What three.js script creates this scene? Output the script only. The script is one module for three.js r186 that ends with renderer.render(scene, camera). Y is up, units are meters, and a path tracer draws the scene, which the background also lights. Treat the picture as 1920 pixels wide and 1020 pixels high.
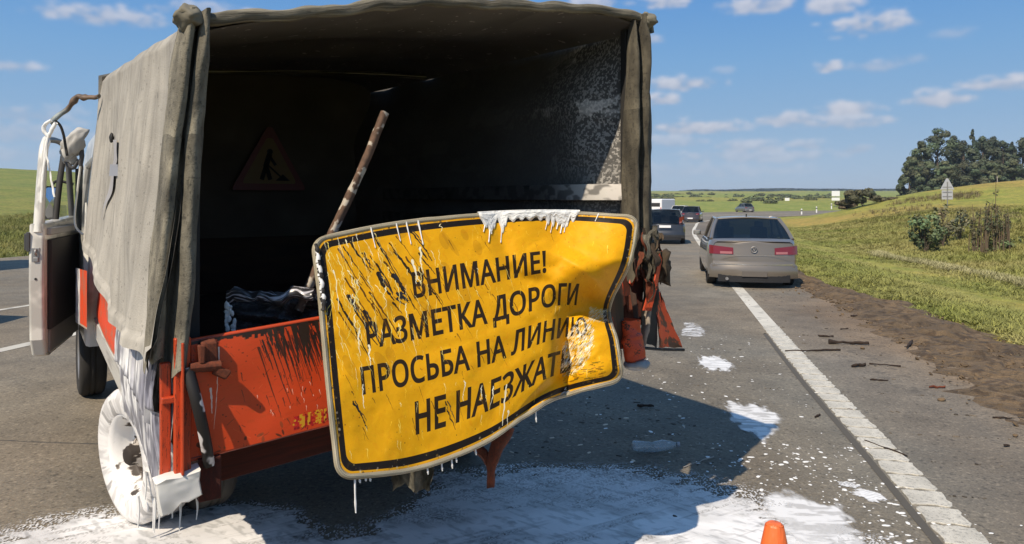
import * as THREE from 'three';
import { mergeGeometries, mergeVertices, toCreasedNormals } from 'three/addons/utils/BufferGeometryUtils.js';
import { RoundedBoxGeometry } from 'three/addons/geometries/RoundedBoxGeometry.js';

// ---------------------------------------------------------------- camera, sun, exposure
const F = 1387, HOR = 370, EYE = 1.66;                 // focal length and horizon row, for a frame 1920 x 1020
const EXPOSURE = 1.16;
const scene = new THREE.Scene();
const camera = new THREE.PerspectiveCamera(2 * Math.atan(650 / F) * 180 / Math.PI, 1920 / 1300, 0.05, 4000);
camera.setViewOffset(1920, 1300, 0, 280, 1920, 1020);
camera.position.set(0, EYE, 0);
const renderer = new THREE.WebGLRenderer({ antialias: true });
renderer.setSize(1024, 544);
renderer.toneMapping = THREE.LinearToneMapping;
renderer.toneMappingExposure = EXPOSURE;
renderer.shadowMap.enabled = true;
const SUN_EL = 48 * Math.PI / 180, SUN_H = [-0.553, 0.833];            // towards the sun, level: left and behind the camera
const sunDir = new THREE.Vector3(SUN_H[0] * Math.cos(SUN_EL), Math.sin(SUN_EL), SUN_H[1] * Math.cos(SUN_EL));
const sun = new THREE.DirectionalLight(0xfff0da, 4.6);
sun.position.copy(sunDir).multiplyScalar(60); sun.castShadow = true;
sun.shadow.mapSize.set(4096, 4096);
Object.assign(sun.shadow.camera, { left: -40, right: 40, top: 40, bottom: -40, near: 1, far: 160 });
scene.add(sun); scene.add(sun.target);

// ---------------------------------------------------------------- helpers
function rngOf(seed) { let a = seed >>> 0; return () => { a = (a + 0x6D2B79F5) | 0; let t = Math.imul(a ^ (a >>> 15), 1 | a); t = (t + Math.imul(t ^ (t >>> 7), 61 | t)) ^ t; return ((t ^ (t >>> 14)) >>> 0) / 4294967296; }; }
const R0 = rngOf(12345);
const rr = (a, b, r = R0) => a + (b - a) * r();
const clamp = (x, a = 0, b = 1) => Math.min(b, Math.max(a, x));
const sm = (a, b, x) => { const t = clamp((x - a) / (b - a)); return t * t * (3 - 2 * t); };
const lerp = (a, b, t) => a + (b - a) * t;
const hash3 = (x, y, z) => { let h = Math.imul(x, 374761393) + Math.imul(y, 668265263) + Math.imul(z, 2147483647 ^ 0x5bd1e995) | 0; h = Math.imul(h ^ (h >>> 13), 1274126177); h ^= h >>> 16; h = Math.imul(h, 0x85ebca6b); h ^= h >>> 13; return (h >>> 0) / 4294967296; };
function n2(x, y, seed = 0, p = 0) {                    // value noise, period p lattice cells when p > 0
  const xi = Math.floor(x), yi = Math.floor(y), fx = x - xi, fy = y - yi;
  const u = fx * fx * (3 - 2 * fx), v = fy * fy * (3 - 2 * fy);
  const w = p ? (k) => ((k % p) + p) % p : (k) => k;
  const x0 = w(xi), x1 = w(xi + 1), y0 = w(yi), y1 = w(yi + 1);
  const a = hash3(x0, y0, seed), b = hash3(x1, y0, seed), c = hash3(x0, y1, seed), d = hash3(x1, y1, seed);
  return a + (b - a) * u + (c - a) * v + (a - b - c + d) * u * v;
}
function fbm(x, y, oct = 4, seed = 0, p = 0) { let s = 0, a = 0.5, t = 0; for (let i = 0; i < oct; i++) { s += a * n2(x, y, seed + i * 17, p); t += a; a *= 0.5; x *= 2; y *= 2; p *= 2; } return s / t; }
const toLin = (c) => c <= 0.04045 ? c / 12.92 : Math.pow((c + 0.055) / 1.055, 2.4);
const V = (x, y, z) => new THREE.Vector3(x, y, z);
const at = (px, py, d) => V((px - 960) / F * d, EYE - (py - HOR) / F * d, -d);   // a place d metres ahead
function tex(w, h, fn, { srgb = true, repeat = true, alpha = false } = {}) {     // fn(u, v) -> [r, g, b] 0..1
  const a = new Uint8Array(w * h * 4);
  for (let j = 0; j < h; j++) for (let i = 0; i < w; i++) {
    const c = fn((i + 0.5) / w, (j + 0.5) / h), k = (j * w + i) * 4;
    a[k] = clamp(c[0]) * 255; a[k + 1] = clamp(c[1]) * 255; a[k + 2] = clamp(c[2]) * 255; a[k + 3] = alpha ? clamp(c[3]) * 255 : 255;
  }
  const t = new THREE.DataTexture(a, w, h); t.magFilter = THREE.LinearFilter; t.minFilter = THREE.LinearMipmapLinearFilter; t.generateMipmaps = true;
  if (repeat) t.wrapS = t.wrapT = THREE.RepeatWrapping;
  if (srgb) t.colorSpace = THREE.SRGBColorSpace;
  t.needsUpdate = true; return t;
}
const grey = (w, h, fn) => tex(w, h, (u, v) => { const g = fn(u, v); return [g, g, g]; }, { srgb: false });
function canvasTex(w, h, draw) { const c = document.createElement('canvas'); c.width = w; c.height = h; draw(c.getContext('2d'), w, h); const t = new THREE.CanvasTexture(c); t.colorSpace = THREE.SRGBColorSpace; t.anisotropy = 8; return t; }
const std = (o) => new THREE.MeshStandardMaterial({ roughness: 0.8, side: THREE.DoubleSide, ...o });
const phys = (o) => new THREE.MeshPhysicalMaterial({ roughness: 0.5, side: THREE.DoubleSide, ...o });
const used = {};
const numbered = (n) => { const k = used[n] = (used[n] ?? -1) + 1; return k ? `${n}_${String(k).padStart(3, '0')}` : n; };
function tag(o, label, category, group, kind) { if (label) o.userData.label = label; if (category) o.userData.category = category; if (group) o.userData.group = group; if (kind) o.userData.kind = kind; return o; }
function thing(name, label, category, pos = V(0, 0, 0), turn = 0, group) { const o = new THREE.Group(); o.name = numbered(name); o.position.copy(pos); o.rotation.y = turn; scene.add(o); return tag(o, label, category, group); }
function mesh(name, geo, mat, parent = scene) { const m = new THREE.Mesh(geo, mat); m.name = parent === scene ? numbered(name) : name; m.castShadow = m.receiveShadow = true; parent.add(m); return m; }
function one(name, geo, mat, label, category, group) { return tag(mesh(name, geo, mat), label, category, group); }
function structure(name, geo, mat, label) { const m = mesh(name, geo, mat); m.userData.kind = 'structure'; if (label) m.userData.label = label; return m; }
// centred: geometry in world coordinates becomes a mesh that stands at its own base
function centred(name, geo, mat, label, category, group, kind) { geo.computeBoundingBox(); const b = geo.boundingBox, c = V((b.min.x + b.max.x) / 2, b.min.y, (b.min.z + b.max.z) / 2); geo.translate(-c.x, -c.y, -c.z); const m = mesh(name, geo, mat); m.position.copy(c); return tag(m, label, category, group, kind); }
function grid(nu, nv, fn, uvf) {
  const pos = [], uv = [], idx = [];
  for (let j = 0; j <= nv; j++) for (let i = 0; i <= nu; i++) { const u = i / nu, v = j / nv, p = fn(u, v); pos.push(p.x, p.y, p.z); const q = uvf ? uvf(u, v, p) : [u, 1 - v]; uv.push(q[0], q[1]); }
  for (let j = 0; j < nv; j++) for (let i = 0; i < nu; i++) { const a = j * (nu + 1) + i, b = a + 1, c = a + nu + 1, d = c + 1; idx.push(a, c, b, b, c, d); }
  const g = new THREE.BufferGeometry(); g.setAttribute('position', new THREE.Float32BufferAttribute(pos, 3)); g.setAttribute('uv', new THREE.Float32BufferAttribute(uv, 2)); g.setIndex(idx); g.computeVertexNormals(); return g;
}
const plain = (g) => { const q = g.index ? g.toNonIndexed() : g; for (const k of Object.keys(q.attributes)) if (!['position', 'normal', 'uv'].includes(k)) q.deleteAttribute(k); if (!q.attributes.uv) q.setAttribute('uv', new THREE.Float32BufferAttribute(new Float32Array(q.attributes.position.count * 2), 2)); return q; };
const merge = (list) => mergeGeometries(list.map(plain));
function tube(pts, r, seg = 24, rad = 8, closed = false) {            // r number or fn(t)
  const c = new THREE.CatmullRomCurve3(pts, closed, 'centripetal'), fr = c.computeFrenetFrames(seg, closed);
  const f = typeof r === 'function' ? r : () => r;
  const side = grid(rad, seg, (u, v) => { const p = c.getPointAt(clamp(v, 0, 1)), k = Math.round(v * seg), a = u * 6.28318, q = f(v, a); return p.addScaledVector(fr.normals[k], Math.cos(a) * q).addScaledVector(fr.binormals[k], Math.sin(a) * q); });
  if (closed) return side;
  const caps = [0, 1].map((e) => { const p = c.getPointAt(e), k = e * seg; return grid(rad, 1, (u, v) => { const a = u * 6.28318, q = f(e, a) * v; return p.clone().addScaledVector(fr.normals[k], Math.cos(a) * q).addScaledVector(fr.binormals[k], Math.sin(a) * q); }); });
  return merge([side, ...caps]);
}
function box(w, h, d, x = 0, y = 0, z = 0, r = 0.004) { const rad = Math.min(r, w / 2.1, h / 2.1, d / 2.1); return new RoundedBoxGeometry(w, h, d, 2, rad).translate(x, y, z); }
function slab(pts, depth, axis = 'z') { const s = new THREE.Shape(pts.map((p) => new THREE.Vector2(p[0], p[1]))); return new THREE.ExtrudeGeometry(s, { depth, bevelEnabled: true, bevelSize: 0.004, bevelThickness: 0.004, bevelSegments: 1, steps: 1 }); }
function shake(geo, amp, freq, seed = 0) {                           // lumps: moves points by noise
  if (!geo.index) { geo.deleteAttribute('normal'); geo = mergeVertices(geo, 1e-5); }
  const p = geo.attributes.position;
  for (let i = 0; i < p.count; i++) { const x = p.getX(i), y = p.getY(i), z = p.getZ(i), f = freq; p.setXYZ(i, x + (fbm(y * f + 3, z * f + x * f, 2, seed) - 0.5) * amp, y + (fbm(x * f + 9, z * f + y * f * 0.5, 2, seed + 5) - 0.5) * amp, z + (fbm(x * f + 31, y * f - z * f * 0.3, 2, seed + 9) - 0.5) * amp); }
  geo.computeVertexNormals(); return geo;
}
function lump(rx, ry, rz, seed, amp = 0.35, det = 3) { const g = mergeVertices(new THREE.IcosahedronGeometry(1, det).deleteAttribute('normal').deleteAttribute('uv')); const p = g.attributes.position; for (let i = 0; i < p.count; i++) { const x = p.getX(i), y = p.getY(i), z = p.getZ(i), k = 1 + (fbm(x * 1.7 + z + 20, y * 1.7 + z * 0.6 + 20, 3, seed) - 0.5) * 2 * amp; p.setXYZ(i, x * k * rx, y * k * ry, z * k * rz); } g.computeVertexNormals(); return plain(g); }

// ---------------------------------------------------------------- sky
{
  const W = 2048, H = 1024, data = new Float32Array(W * H * 4), r = rngOf(77);
  const stops = [[0, 176, 194, 212], [0.035, 164, 189, 214], [0.1, 143, 178, 213], [0.18, 122, 168, 214], [0.27, 98, 152, 212], [0.6, 98, 142, 194], [1.58, 104, 140, 184]];
  const clouds = [];                                                 // azimuth, elevation, half width, half height, strength
  const add = (px, py, w, h, k = 1) => { const x = (px - 960) / F, az = Math.atan(x), y = (HOR - py) / F; clouds.push([az, Math.atan(y * Math.cos(az)), 1.12 * w / F * Math.cos(az) ** 2, 1.3 * h / F * Math.cos(az), k]); };
  for (const c of [[1275, 158, 75, 13], [1240, 187, 38, 12], [1300, 240, 90, 15], [1400, 275, 60, 14, 0.7], [1260, 265, 60, 12, 0.6], [1630, 47, 80, 22], [1560, 12, 50, 22], [1430, 10, 75, 16], [1250, 4, 55, 12], [1555, 126, 26, 11], [1640, 124, 55, 12, 0.6], [1760, 187, 60, 17], [1880, 158, 85, 16], [1590, 205, 55, 14], [1480, 224, 60, 13, 0.9], [1580, 228, 90, 14, 0.8], [1420, 292, 140, 16, 0.55], [1610, 280, 34, 9, 0.8], [1510, 272, 40, 9, 0.7], [1790, 62, 40, 10, 0.4], [1700, 110, 50, 8, 0.35], [1215, 75, 30, 10, 0.7], [1110, 5, 60, 14, 0.9], [200, 30, 130, 18, 0.9], [400, 22, 110, 14, 0.9], [30, 126, 48, 13, 0.8], [60, 215, 120, 16, 0.5], [60, 250, 150, 20, 0.5], [1300, 320, 200, 14, 0.35], [30, 290, 120, 14, 0.35], [1360, 132, 22, 6, 0.35]]) add(...c);
  for (let i = 0; i < 130; i++) { const az = rr(0.75, 5.5, r), el = rr(0.02, 1.0, r), w = rr(0.04, 0.16, r); clouds.push([az > Math.PI ? az - 2 * Math.PI : az, el, w, w * rr(0.14, 0.24, r), rr(0.4, 1, r)]); }
  for (let j = 0; j < H; j++) for (let i = 0; i < W; i++) {
    const el = ((j + 0.5) / H - 0.5) * Math.PI, th = ((i + 0.5) / W - 0.5) * 2 * Math.PI;          // direction (cos th, ., sin th)
    let az = th + Math.PI / 2; if (az > Math.PI) az -= 2 * Math.PI;                                // 0 ahead (-z), positive to the right
    let c;
    if (el < 0) { c = [0.13, 0.125, 0.07]; }
    else {
      let k = 1; while (k < stops.length - 1 && stops[k][0] < el) k++;
      const a = stops[k - 1], b = stops[k], t = clamp((el - a[0]) / (b[0] - a[0]));
      c = [1, 2, 3].map((q) => toLin(lerp(a[q], b[q], t) / 255));
      let cover = 0, shadeUp = 0;
      for (const [ca, ce, cw, ch, ck] of clouds) {
        let dx = az - ca; if (dx > Math.PI) dx -= 2 * Math.PI; if (dx < -Math.PI) dx += 2 * Math.PI;
        dx /= cw; const dy = (el - ce) / ch; if (Math.abs(dx) > 1.6 || Math.abs(dy) > 1.8) continue;
        const nz = fbm(az * 70, el * 150, 5, 3), body = 1 - dx * dx * 0.8 - (dy < 0 ? dy * dy * 1.7 : dy * dy * 0.9);
        const m = sm(0.0, 0.85, body * 0.8 + (nz - 0.5) * 1.7) * ck;
        if (m > cover) { cover = m; shadeUp = dy * 0.5 + (nz - 0.5) * 1.4; }
      }
      const lit = clamp(0.5 + shadeUp), cl = [lerp(0.36, 0.68, lit), lerp(0.41, 0.68, lit), lerp(0.53, 0.74, lit)];
      c = c.map((x, q) => lerp(x, cl[q], cover * 0.8));
      const s = Math.acos(clamp(Math.cos(el) * Math.sin(az) * sunDir.x - Math.cos(el) * Math.cos(az) * sunDir.z + Math.sin(el) * sunDir.y, -1, 1));
      const glow = 1.3 * Math.exp(-s / 0.22); c = c.map((x) => x * (1 + glow) );
    }
    const q = (j * W + i) * 4; data[q] = c[0] / EXPOSURE; data[q + 1] = c[1] / EXPOSURE; data[q + 2] = c[2] / EXPOSURE; data[q + 3] = 1;
  }
  const sky = new THREE.DataTexture(data, W, H, THREE.RGBAFormat, THREE.FloatType);
  sky.mapping = THREE.EquirectangularReflectionMapping; sky.magFilter = THREE.LinearFilter; sky.minFilter = THREE.LinearFilter; sky.needsUpdate = true;
  scene.background = sky; scene.environment = sky;
}

// ---------------------------------------------------------------- ground, road
const roadY = (d) => d < 6 ? 0 : d < 90 ? -0.01 * (d - 6) * sm(4, 12, d) : -0.84;
function gnd(px, py) { let d = F * EYE / Math.max(4, py - HOR); for (let k = 0; k < 30; k++) d = F * (EYE - roadY(d)) / Math.max(4, py - HOR); return V((px - 960) / F * d, roadY(d), -d); }
const edgePts = [V(0.2, 0, 8), V(1.2, 0, 1.6), ...[[1815, 1020], [1660, 850], [1520, 700], [1396, 555], [1340, 490], [1308, 450], [1301, 437], [1304, 425], [1318, 415.5]].map((p) => gnd(...p)), V(27, 0, -88), V(44, 0, -106), V(70, 0, -122), V(120, 0, -140), V(190, 0, -152)].map((p) => V(p.x, 0, p.z));
const edge = new THREE.CatmullRomCurve3(edgePts, false, 'centripetal'), ELEN = edge.getLength(), EN = 500, eP = edge.getSpacedPoints(EN);
const eT = eP.map((p, i) => eP[Math.min(EN, i + 1)].clone().sub(eP[Math.max(0, i - 1)]).normalize());
function onRoad(m, off, dy = 0) { const f = clamp(m / ELEN) * EN, i = Math.min(EN - 1, Math.floor(f)), t = f - i, p = eP[i].clone().lerp(eP[i + 1], t), g = eT[i].clone().lerp(eT[i + 1], t).normalize(); const x = p.x - g.z * off, z = p.z + g.x * off; return V(x, roadY(-z) + dy, z); }   // off > 0 to the right
const eNear = (x, z) => { let b = 1e18, bi = 0; for (let i = 0; i <= EN; i++) { const q = (eP[i].x - x) ** 2 + (eP[i].z - z) ** 2; if (q < b) { b = q; bi = i; } } return bi; };
function roadOff(x, z) { const i = eNear(x, z); return (x - eP[i].x) * -eT[i].z + (z - eP[i].z) * eT[i].x; }
const mAt = (d) => { for (let i = 0; i <= EN; i++) if (-eP[i].z > d) return i / EN * ELEN; return ELEN; };
function landY(x, d, off) {
  const e = off > 0 ? off - 2.6 : -21.2 - off, away = sm(0, 4, e);
  let h = roadY(Math.max(d, 0)) - 0.03;
  if (e < 0) return h - 0.03;
  const dist = Math.hypot(x, Math.max(d, 0));
  h += 0.0115 * Math.max(0, Math.min(dist, 1000) - 110) * sm(0, 30, e);
  if (off > 0) {
    h += -0.32 * sm(0.3, 3, e) * (1 - sm(5, 14, e)) + 0.75 * sm(5, 16, e);
    h += 16.5 * Math.exp(-((x - 125) ** 2 + (d - 112) ** 2) / 3300) * sm(3, 26, e);
    h += 1.3 * Math.exp(-((x - 46) ** 2 / 160 + (d - 84) ** 2 / 260)) * away;
  } else {
    h += 7.0 * Math.exp(-((x + 105) ** 2 + (d - 112) ** 2) / 6200) * sm(0, 40, e) + 0.35 * sm(1, 8, e);
  }
  h += (fbm(x * 0.11 + 40, d * 0.11 + 40, 3, 8) - 0.5) * 0.55 * sm(1, 10, e) * (1 + sm(60, 200, dist));
  h += (fbm(x * 0.013 + 40, d * 0.013 + 40, 3, 18) - 0.5) * 5 * sm(120, 350, dist);
  return h;
}
const land = (x, z) => landY(x, -z, roadOff(x, z));
function landAt(px, d) { const x = (px - 960) / F * d; return V(x, land(x, -d), -d); }

const asphaltMap = tex(2048, 2048, (u, v) => {
  const big = fbm(u * 5, v * 5, 4, 1, 5), mid = fbm(u * 40, v * 40, 3, 2, 40), g = hash3(u * 2048 | 0, v * 2048 | 0, 9), st = n2(u * 700, v * 700, 4, 700);
  let k = 0.438 + (big - 0.5) * 0.12 + (mid - 0.5) * 0.10 + (g - 0.5) * 0.10 + (st > 0.8 ? 0.07 : st < 0.17 ? -0.09 : 0);
  const crumb = sm(0.69, 0.74, fbm(u * 150, v * 150, 2, 6, 150)) * 0.07 * sm(0.45, 0.65, big); k -= crumb;
  const warm = (fbm(u * 9, v * 9, 3, 12, 9) - 0.5) * 0.035;
  return [k * 1.05 + warm, k * 0.975, k * 0.845 - warm];
});
const asphaltBump = grey(1024, 1024, (u, v) => 0.5 + (hash3(u * 1024 | 0, v * 1024 | 0, 5) - 0.5) * 0.5 + (n2(u * 400, v * 400, 3, 400) - 0.5) * 0.6);
const asphaltMat = std({ map: asphaltMap, bumpMap: asphaltBump, bumpScale: 0.004, roughness: 0.86, vertexColors: true });
function roadStrip(o0, o1, dy, m0 = 0, m1 = ELEN, n = 240, no = 1, colour) {
  const g = grid(no, n, (u, v) => onRoad(lerp(m0, m1, v), lerp(o0, o1, u), dy), (u, v, p) => [p.x / 11, p.z / 11]);
  if (colour) { const c = []; for (let j = 0; j <= n; j++) for (let i = 0; i <= no; i++) c.push(...colour(lerp(o0, o1, i / no), lerp(m0, m1, j / n))); g.setAttribute('color', new THREE.Float32BufferAttribute(c, 3)); }
  return g;
}
structure('road', roadStrip(-20.9, 1.45, 0, 0, ELEN, 420, 110, (o, m) => {
  const lane = (((o + 0.3) % 3.75) + 3.75) % 3.75, wear = 0.05 * (Math.exp(-(((lane - 0.95) / 0.35) ** 2)) + Math.exp(-(((lane - 2.8) / 0.35) ** 2)));
  const b = 1 + (fbm(o * 0.5, m * 0.13, 3, 4) - 0.5) * 0.22 - wear, shoulder = sm(0.1, 0.3, o);
  const dust = sm(0.55, 1.4, o + (fbm(o * 2, m * 0.7, 3, 21) - 0.5) * 1.2);
  return [b * lerp(1, 0.90, shoulder) * lerp(1, 1.12, dust), b * lerp(1, 0.87, shoulder) * lerp(1, 0.98, dust), b * lerp(1, 0.87, shoulder) * lerp(1, 0.82, dust)];
}), asphaltMat, 'grey worn asphalt highway curving to the right');

const grassMap = tex(1024, 1024, (u, v) => {
  const a = fbm(u * 8, v * 8, 5, 31, 8), b = fbm(u * 60, v * 60, 3, 33, 60), k = hash3(u * 1024 | 0, v * 1024 | 0, 2);
  const y = clamp(a * 1.5 - 0.25), l = 0.75 + b * 0.45 + (k - 0.5) * 0.25;
  return [lerp(0.47, 0.60, y) * l, lerp(0.49, 0.55, y) * l, lerp(0.18, 0.26, y) * l];
});
const landMat = std({ map: grassMap, roughness: 1, vertexColors: true });
{
  const nx = 190, nz = 210, xs = [], ds = [];
  for (let i = 0; i <= nx; i++) { const t = (i / nx) * 2 - 1; xs.push(Math.sinh(t * 4.6) / Math.sinh(4.6) * 1600 + 6 * t * 8); }
  for (let j = 0; j <= nz; j++) { const t = j / nz; ds.push(-40 + 100 * t + 2400 * t ** 4.5); }
  const offs = new Map();
  const off = (i, j) => { const k = i * 1000 + j; if (!offs.has(k)) offs.set(k, roadOff(xs[i], -ds[j])); return offs.get(k); };
  const g = grid(nx, nz, (u, v) => { const i = Math.round(u * nx), j = Math.round(v * nz); return V(xs[i], landY(xs[i], ds[j], off(i, j)), -ds[j]); }, (u, v, p) => [p.x / 9, p.z / 9]);
  const c = [];
  for (let j = 0; j <= nz; j++) for (let i = 0; i <= nx; i++) {
    const x = xs[i], d = ds[j], dist = Math.hypot(x, d), o = off(i, j);
    const patch = fbm(x * 0.05 + 9, d * 0.05 + 9, 3, 41), field = fbm(x * 0.006 + 3, d * 0.012 + 3, 2, 43);
    let f = [1, 1, 1];
    if (o > 0 && dist < 160) { const t = sm(0.45, 0.65, patch); f = [lerp(1.0, 1.25, t), lerp(1.04, 1.0, t), lerp(0.85, 1.0, t)]; const dry = sm(0.5, 0.62, fbm(x * 0.09 + 70, d * 0.03 + 30, 3, 47)) * sm(16, 24, o) * (1 - sm(60, 80, o)); f = [lerp(f[0], 1.2, dry * 0.8), lerp(f[1], 0.82, dry * 0.8), lerp(f[2], 0.85, dry * 0.8)]; }
    else { const t = sm(0.42, 0.6, field); f = o < 0 && x < -10 ? [lerp(0.68, 0.8, t), lerp(0.82, 0.84, t), lerp(0.85, 0.9, t)] : [lerp(0.82, 1.0, t), lerp(1.0, 1.02, t), lerp(0.95, 1.0, t)]; }
    c.push(...f);
  }
  g.setAttribute('color', new THREE.Float32BufferAttribute(c, 3));
  structure('ground', g, landMat, 'green and yellowish meadow rising beyond the road');
}
// dirt between shoulder and grass
const dirtMap = tex(512, 512, (u, v) => { const a = fbm(u * 10, v * 10, 5, 51, 10), k = hash3(u * 512 | 0, v * 512 | 0, 8), l = 0.62 + a * 0.5 + (k - 0.5) * 0.4; const g2 = sm(0.5, 0.7, fbm(u * 22, v * 22, 3, 55, 22)); return [lerp(0.44, 0.335, g2) * l, lerp(0.365, 0.27, g2) * l, lerp(0.27, 0.195, g2) * l]; });
const dirtW = (m) => 0.22 + 0.85 * sm(mAt(17), mAt(9.5), m);
structure('dirt_verge', grid(36, 420, (u, v) => {
  const m = mAt(1) + v ** 1.3 * 90, wd = dirtW(m), o = 1.2 + lerp(-0.1, wd + 0.5, u) + ((fbm(m * 1.3, 5, 3, 60) - 0.5) * 0.9 * (1 - Math.abs(u - 0.5) * 0.6) + (fbm(m * 4, 9, 2, 64) - 0.5) * 0.3 + (fbm(m * 11, 19, 2, 65) - 0.5) * 0.14) * Math.min(1, wd);
  const k = Math.sin(u * Math.PI), p = onRoad(m, o, 0); p.y += -0.012 + k * 0.05 + (fbm(p.x * 5, p.z * 5, 3, 61) - 0.5) * 0.16 * k + (fbm(p.x * 18, p.z * 18, 2, 66) - 0.5) * 0.05 * k - sm(0.75, 1, u) * 0.06; return p;
}, (u, v, p) => [p.x / 1.7, p.z / 1.7]), std({ map: dirtMap, bumpMap: grey(256, 256, (u, v) => fbm(u * 30, v * 30, 4, 52, 30)), bumpScale: 0.03, roughness: 1 }), 'bare brown earth strip between shoulder and grass');

// ---------------------------------------------------------------- road markings
const lineMap = tex(512, 512, (u, v) => { const a = fbm(u * 8, v * 8, 4, 71, 8), b = fbm(u * 90, v * 90, 2, 73, 90), k = 0.80 + (a - 0.5) * 0.2 - sm(0.62, 0.75, b) * 0.12 - sm(0.6, 0.75, a) * 0.12; return [k, k * 0.975, k * 0.91]; });
const lineMat = std({ map: lineMap, roughness: 0.75, bumpMap: asphaltBump, bumpScale: 0.004 });
const lineFar = std({ map: lineMap, roughness: 0.8 });
const edgeLine = new THREE.Group(); edgeLine.name = 'edge_line'; edgeLine.userData.kind = 'structure'; edgeLine.userData.label = 'white edge line of ribbed blocks along the right lane'; scene.add(edgeLine);
{
  const r = rngOf(5), kinds = [];
  for (let k = 0; k < 4; k++) {
    const pts = []; for (let i = 0; i < 22; i++) { const t = i / 22 * 4, e = Math.floor(t), f = t - e; const c = [[-0.1, -0.094], [0.1, -0.108], [0.1, 0.094], [-0.1, 0.104]]; const a = c[e], b = c[(e + 1) % 4]; pts.push([lerp(a[0], b[0], f) + rr(-0.008, 0.008, r), lerp(a[1], b[1], f) + rr(-0.009, 0.009, r)]); }
    const s = new THREE.Shape(pts.map((p) => new THREE.Vector2(...p)));
    kinds.push(new THREE.ExtrudeGeometry(s, { depth: 0.006, bevelEnabled: true, bevelSize: 0.003, bevelThickness: 0.002, bevelSegments: 1 }).rotateX(-Math.PI / 2).translate(0, -0.001, 0));
  }
  let m = mAt(2.4); const end = mAt(9.2); let i = 0;
  while (m < end) {
    const b = mesh('marking_block', kinds[i++ % 4], lineMat, edgeLine), p = onRoad(m, 0, 0), q = onRoad(m + 0.1, 0, 0);
    b.position.copy(p); b.rotation.y = Math.atan2(-(q.x - p.x), -(q.z - p.z)) + Math.PI * (i % 3 === 0) + rr(-0.02, 0.02, r); m += 0.232 + rr(-0.004, 0.006, r);
  }
  mesh('line_strip', roadStrip(-0.1, 0.1, 0.004, m - 0.1, ELEN, 300, 2), lineFar, edgeLine);
}
structure('sealant_strip', roadStrip(-0.165, -0.118, 0.003, 0, mAt(9), 120), std({ color: new THREE.Color(0.085, 0.076, 0.062), roughness: 0.9 }), 'dark strip beside the white edge line');
structure('lane_line', roadStrip(-8.55, -8.37, 0.004, 0, ELEN, 260), lineFar, 'nearer white line on the left carriageway');
structure('lane_line', roadStrip(-11.3, -11.17, 0.004, 0, ELEN, 260), lineFar, 'farther white line on the left carriageway');
structure('road_joint', tube([gnd(-400, 822), gnd(0, 826), gnd(60, 829), gnd(190, 833), gnd(330, 836)].map((p) => V(p.x, 0.0005, p.z)), (t) => 0.004 + 0.002 * Math.sin(t * 90), 40, 5), std({ color: new THREE.Color(0.05, 0.045, 0.04) }), 'dark joint across the asphalt left of the wheel');

// ---------------------------------------------------------------- spilled paint
const paintWhite = (u, v, s = 0) => { const a = fbm(u * 14, v * 5, 4, 81 + s), b = fbm(u * 60, v * 22, 3, 83 + s), k = 0.91 - sm(0.45, 0.72, a) * 0.09 - sm(0.55, 0.75, b) * 0.13; return [k, k * 0.995, k * 0.985]; };
{
  const X0 = -3.0, X1 = 2.0, D0 = 2.3, D1 = 4.75;
  const mask = (x, d) => {
    const nz = fbm(x * 2.1 + 30, d * 3.4 + 30, 4, 91) - 0.5, fine = fbm(x * 14 + 50, d * 22 + 50, 3, 92) - 0.5, streak = fbm((x * 0.83 + d * 0.5) * 3 + 70, (d * 0.85 - x * 0.5) * 26 + 70, 3, 93) - 0.5;
    const el = (cx, cd, rx, rd) => 1 - Math.hypot((x - cx) / rx, (d - cd) / rd);
    const b = Math.max(el(-1.62, 3.35, 0.86, 0.62), el(0.28, 3.72, 1.14, 0.80), el(-0.75, 3.15, 1.3, 0.50) * 0.95, el(0.9, 3.0, 1.0, 0.8), el(-1.75, 3.0, 1.2, 0.7));
    const hole = sm(0.42, 0.0, Math.hypot((x + 0.72) / 1.2, (d - 4.0) / 1.2)) * 0.7;
    const base = b * 1.7 + nz * 0.55 + streak * 0.22 - hole, solid = sm(-0.02, 0.10, base + fine * 0.55);
    const sp = hash3(Math.floor(x * 130), Math.floor(d * 90), 7), spray = sp > 0.80 - clamp(base + 0.4) * 0.35 && base > -0.42 ? 0.8 * sm(-0.42, -0.05, base) : 0;
    const shadeThin = 1 - 0.5 * sm(3.75, 4.1, d + nz * 0.5) * sm(0.25, -0.1, streak) * sm(-1.1, -0.6, x);  // alpha lowered here to put the truck shadow into the puddle
    return Math.max(solid * shadeThin * (1 - 0.45 * sm(0.05, 0.28, streak) - 0.22 * sm(0.1, 0.25, fine) - 0.2 * sm(0.05, 0.25, nz)), spray);
  };
  const xy = (u, v) => [lerp(X0, X1, u), lerp(D0, D1, v)];
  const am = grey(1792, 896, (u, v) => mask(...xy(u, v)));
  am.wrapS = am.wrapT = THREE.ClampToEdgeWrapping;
  const col = tex(1024, 512, (u, v) => paintWhite(u * 2.2 + v, v * 2.2));
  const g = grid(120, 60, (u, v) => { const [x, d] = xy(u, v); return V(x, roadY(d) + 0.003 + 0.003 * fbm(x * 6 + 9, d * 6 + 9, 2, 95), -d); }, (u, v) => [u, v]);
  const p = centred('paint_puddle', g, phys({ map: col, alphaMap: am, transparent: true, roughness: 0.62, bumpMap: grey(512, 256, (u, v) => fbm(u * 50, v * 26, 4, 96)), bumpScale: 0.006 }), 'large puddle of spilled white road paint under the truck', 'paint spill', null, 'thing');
  p.castShadow = false;
}
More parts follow.
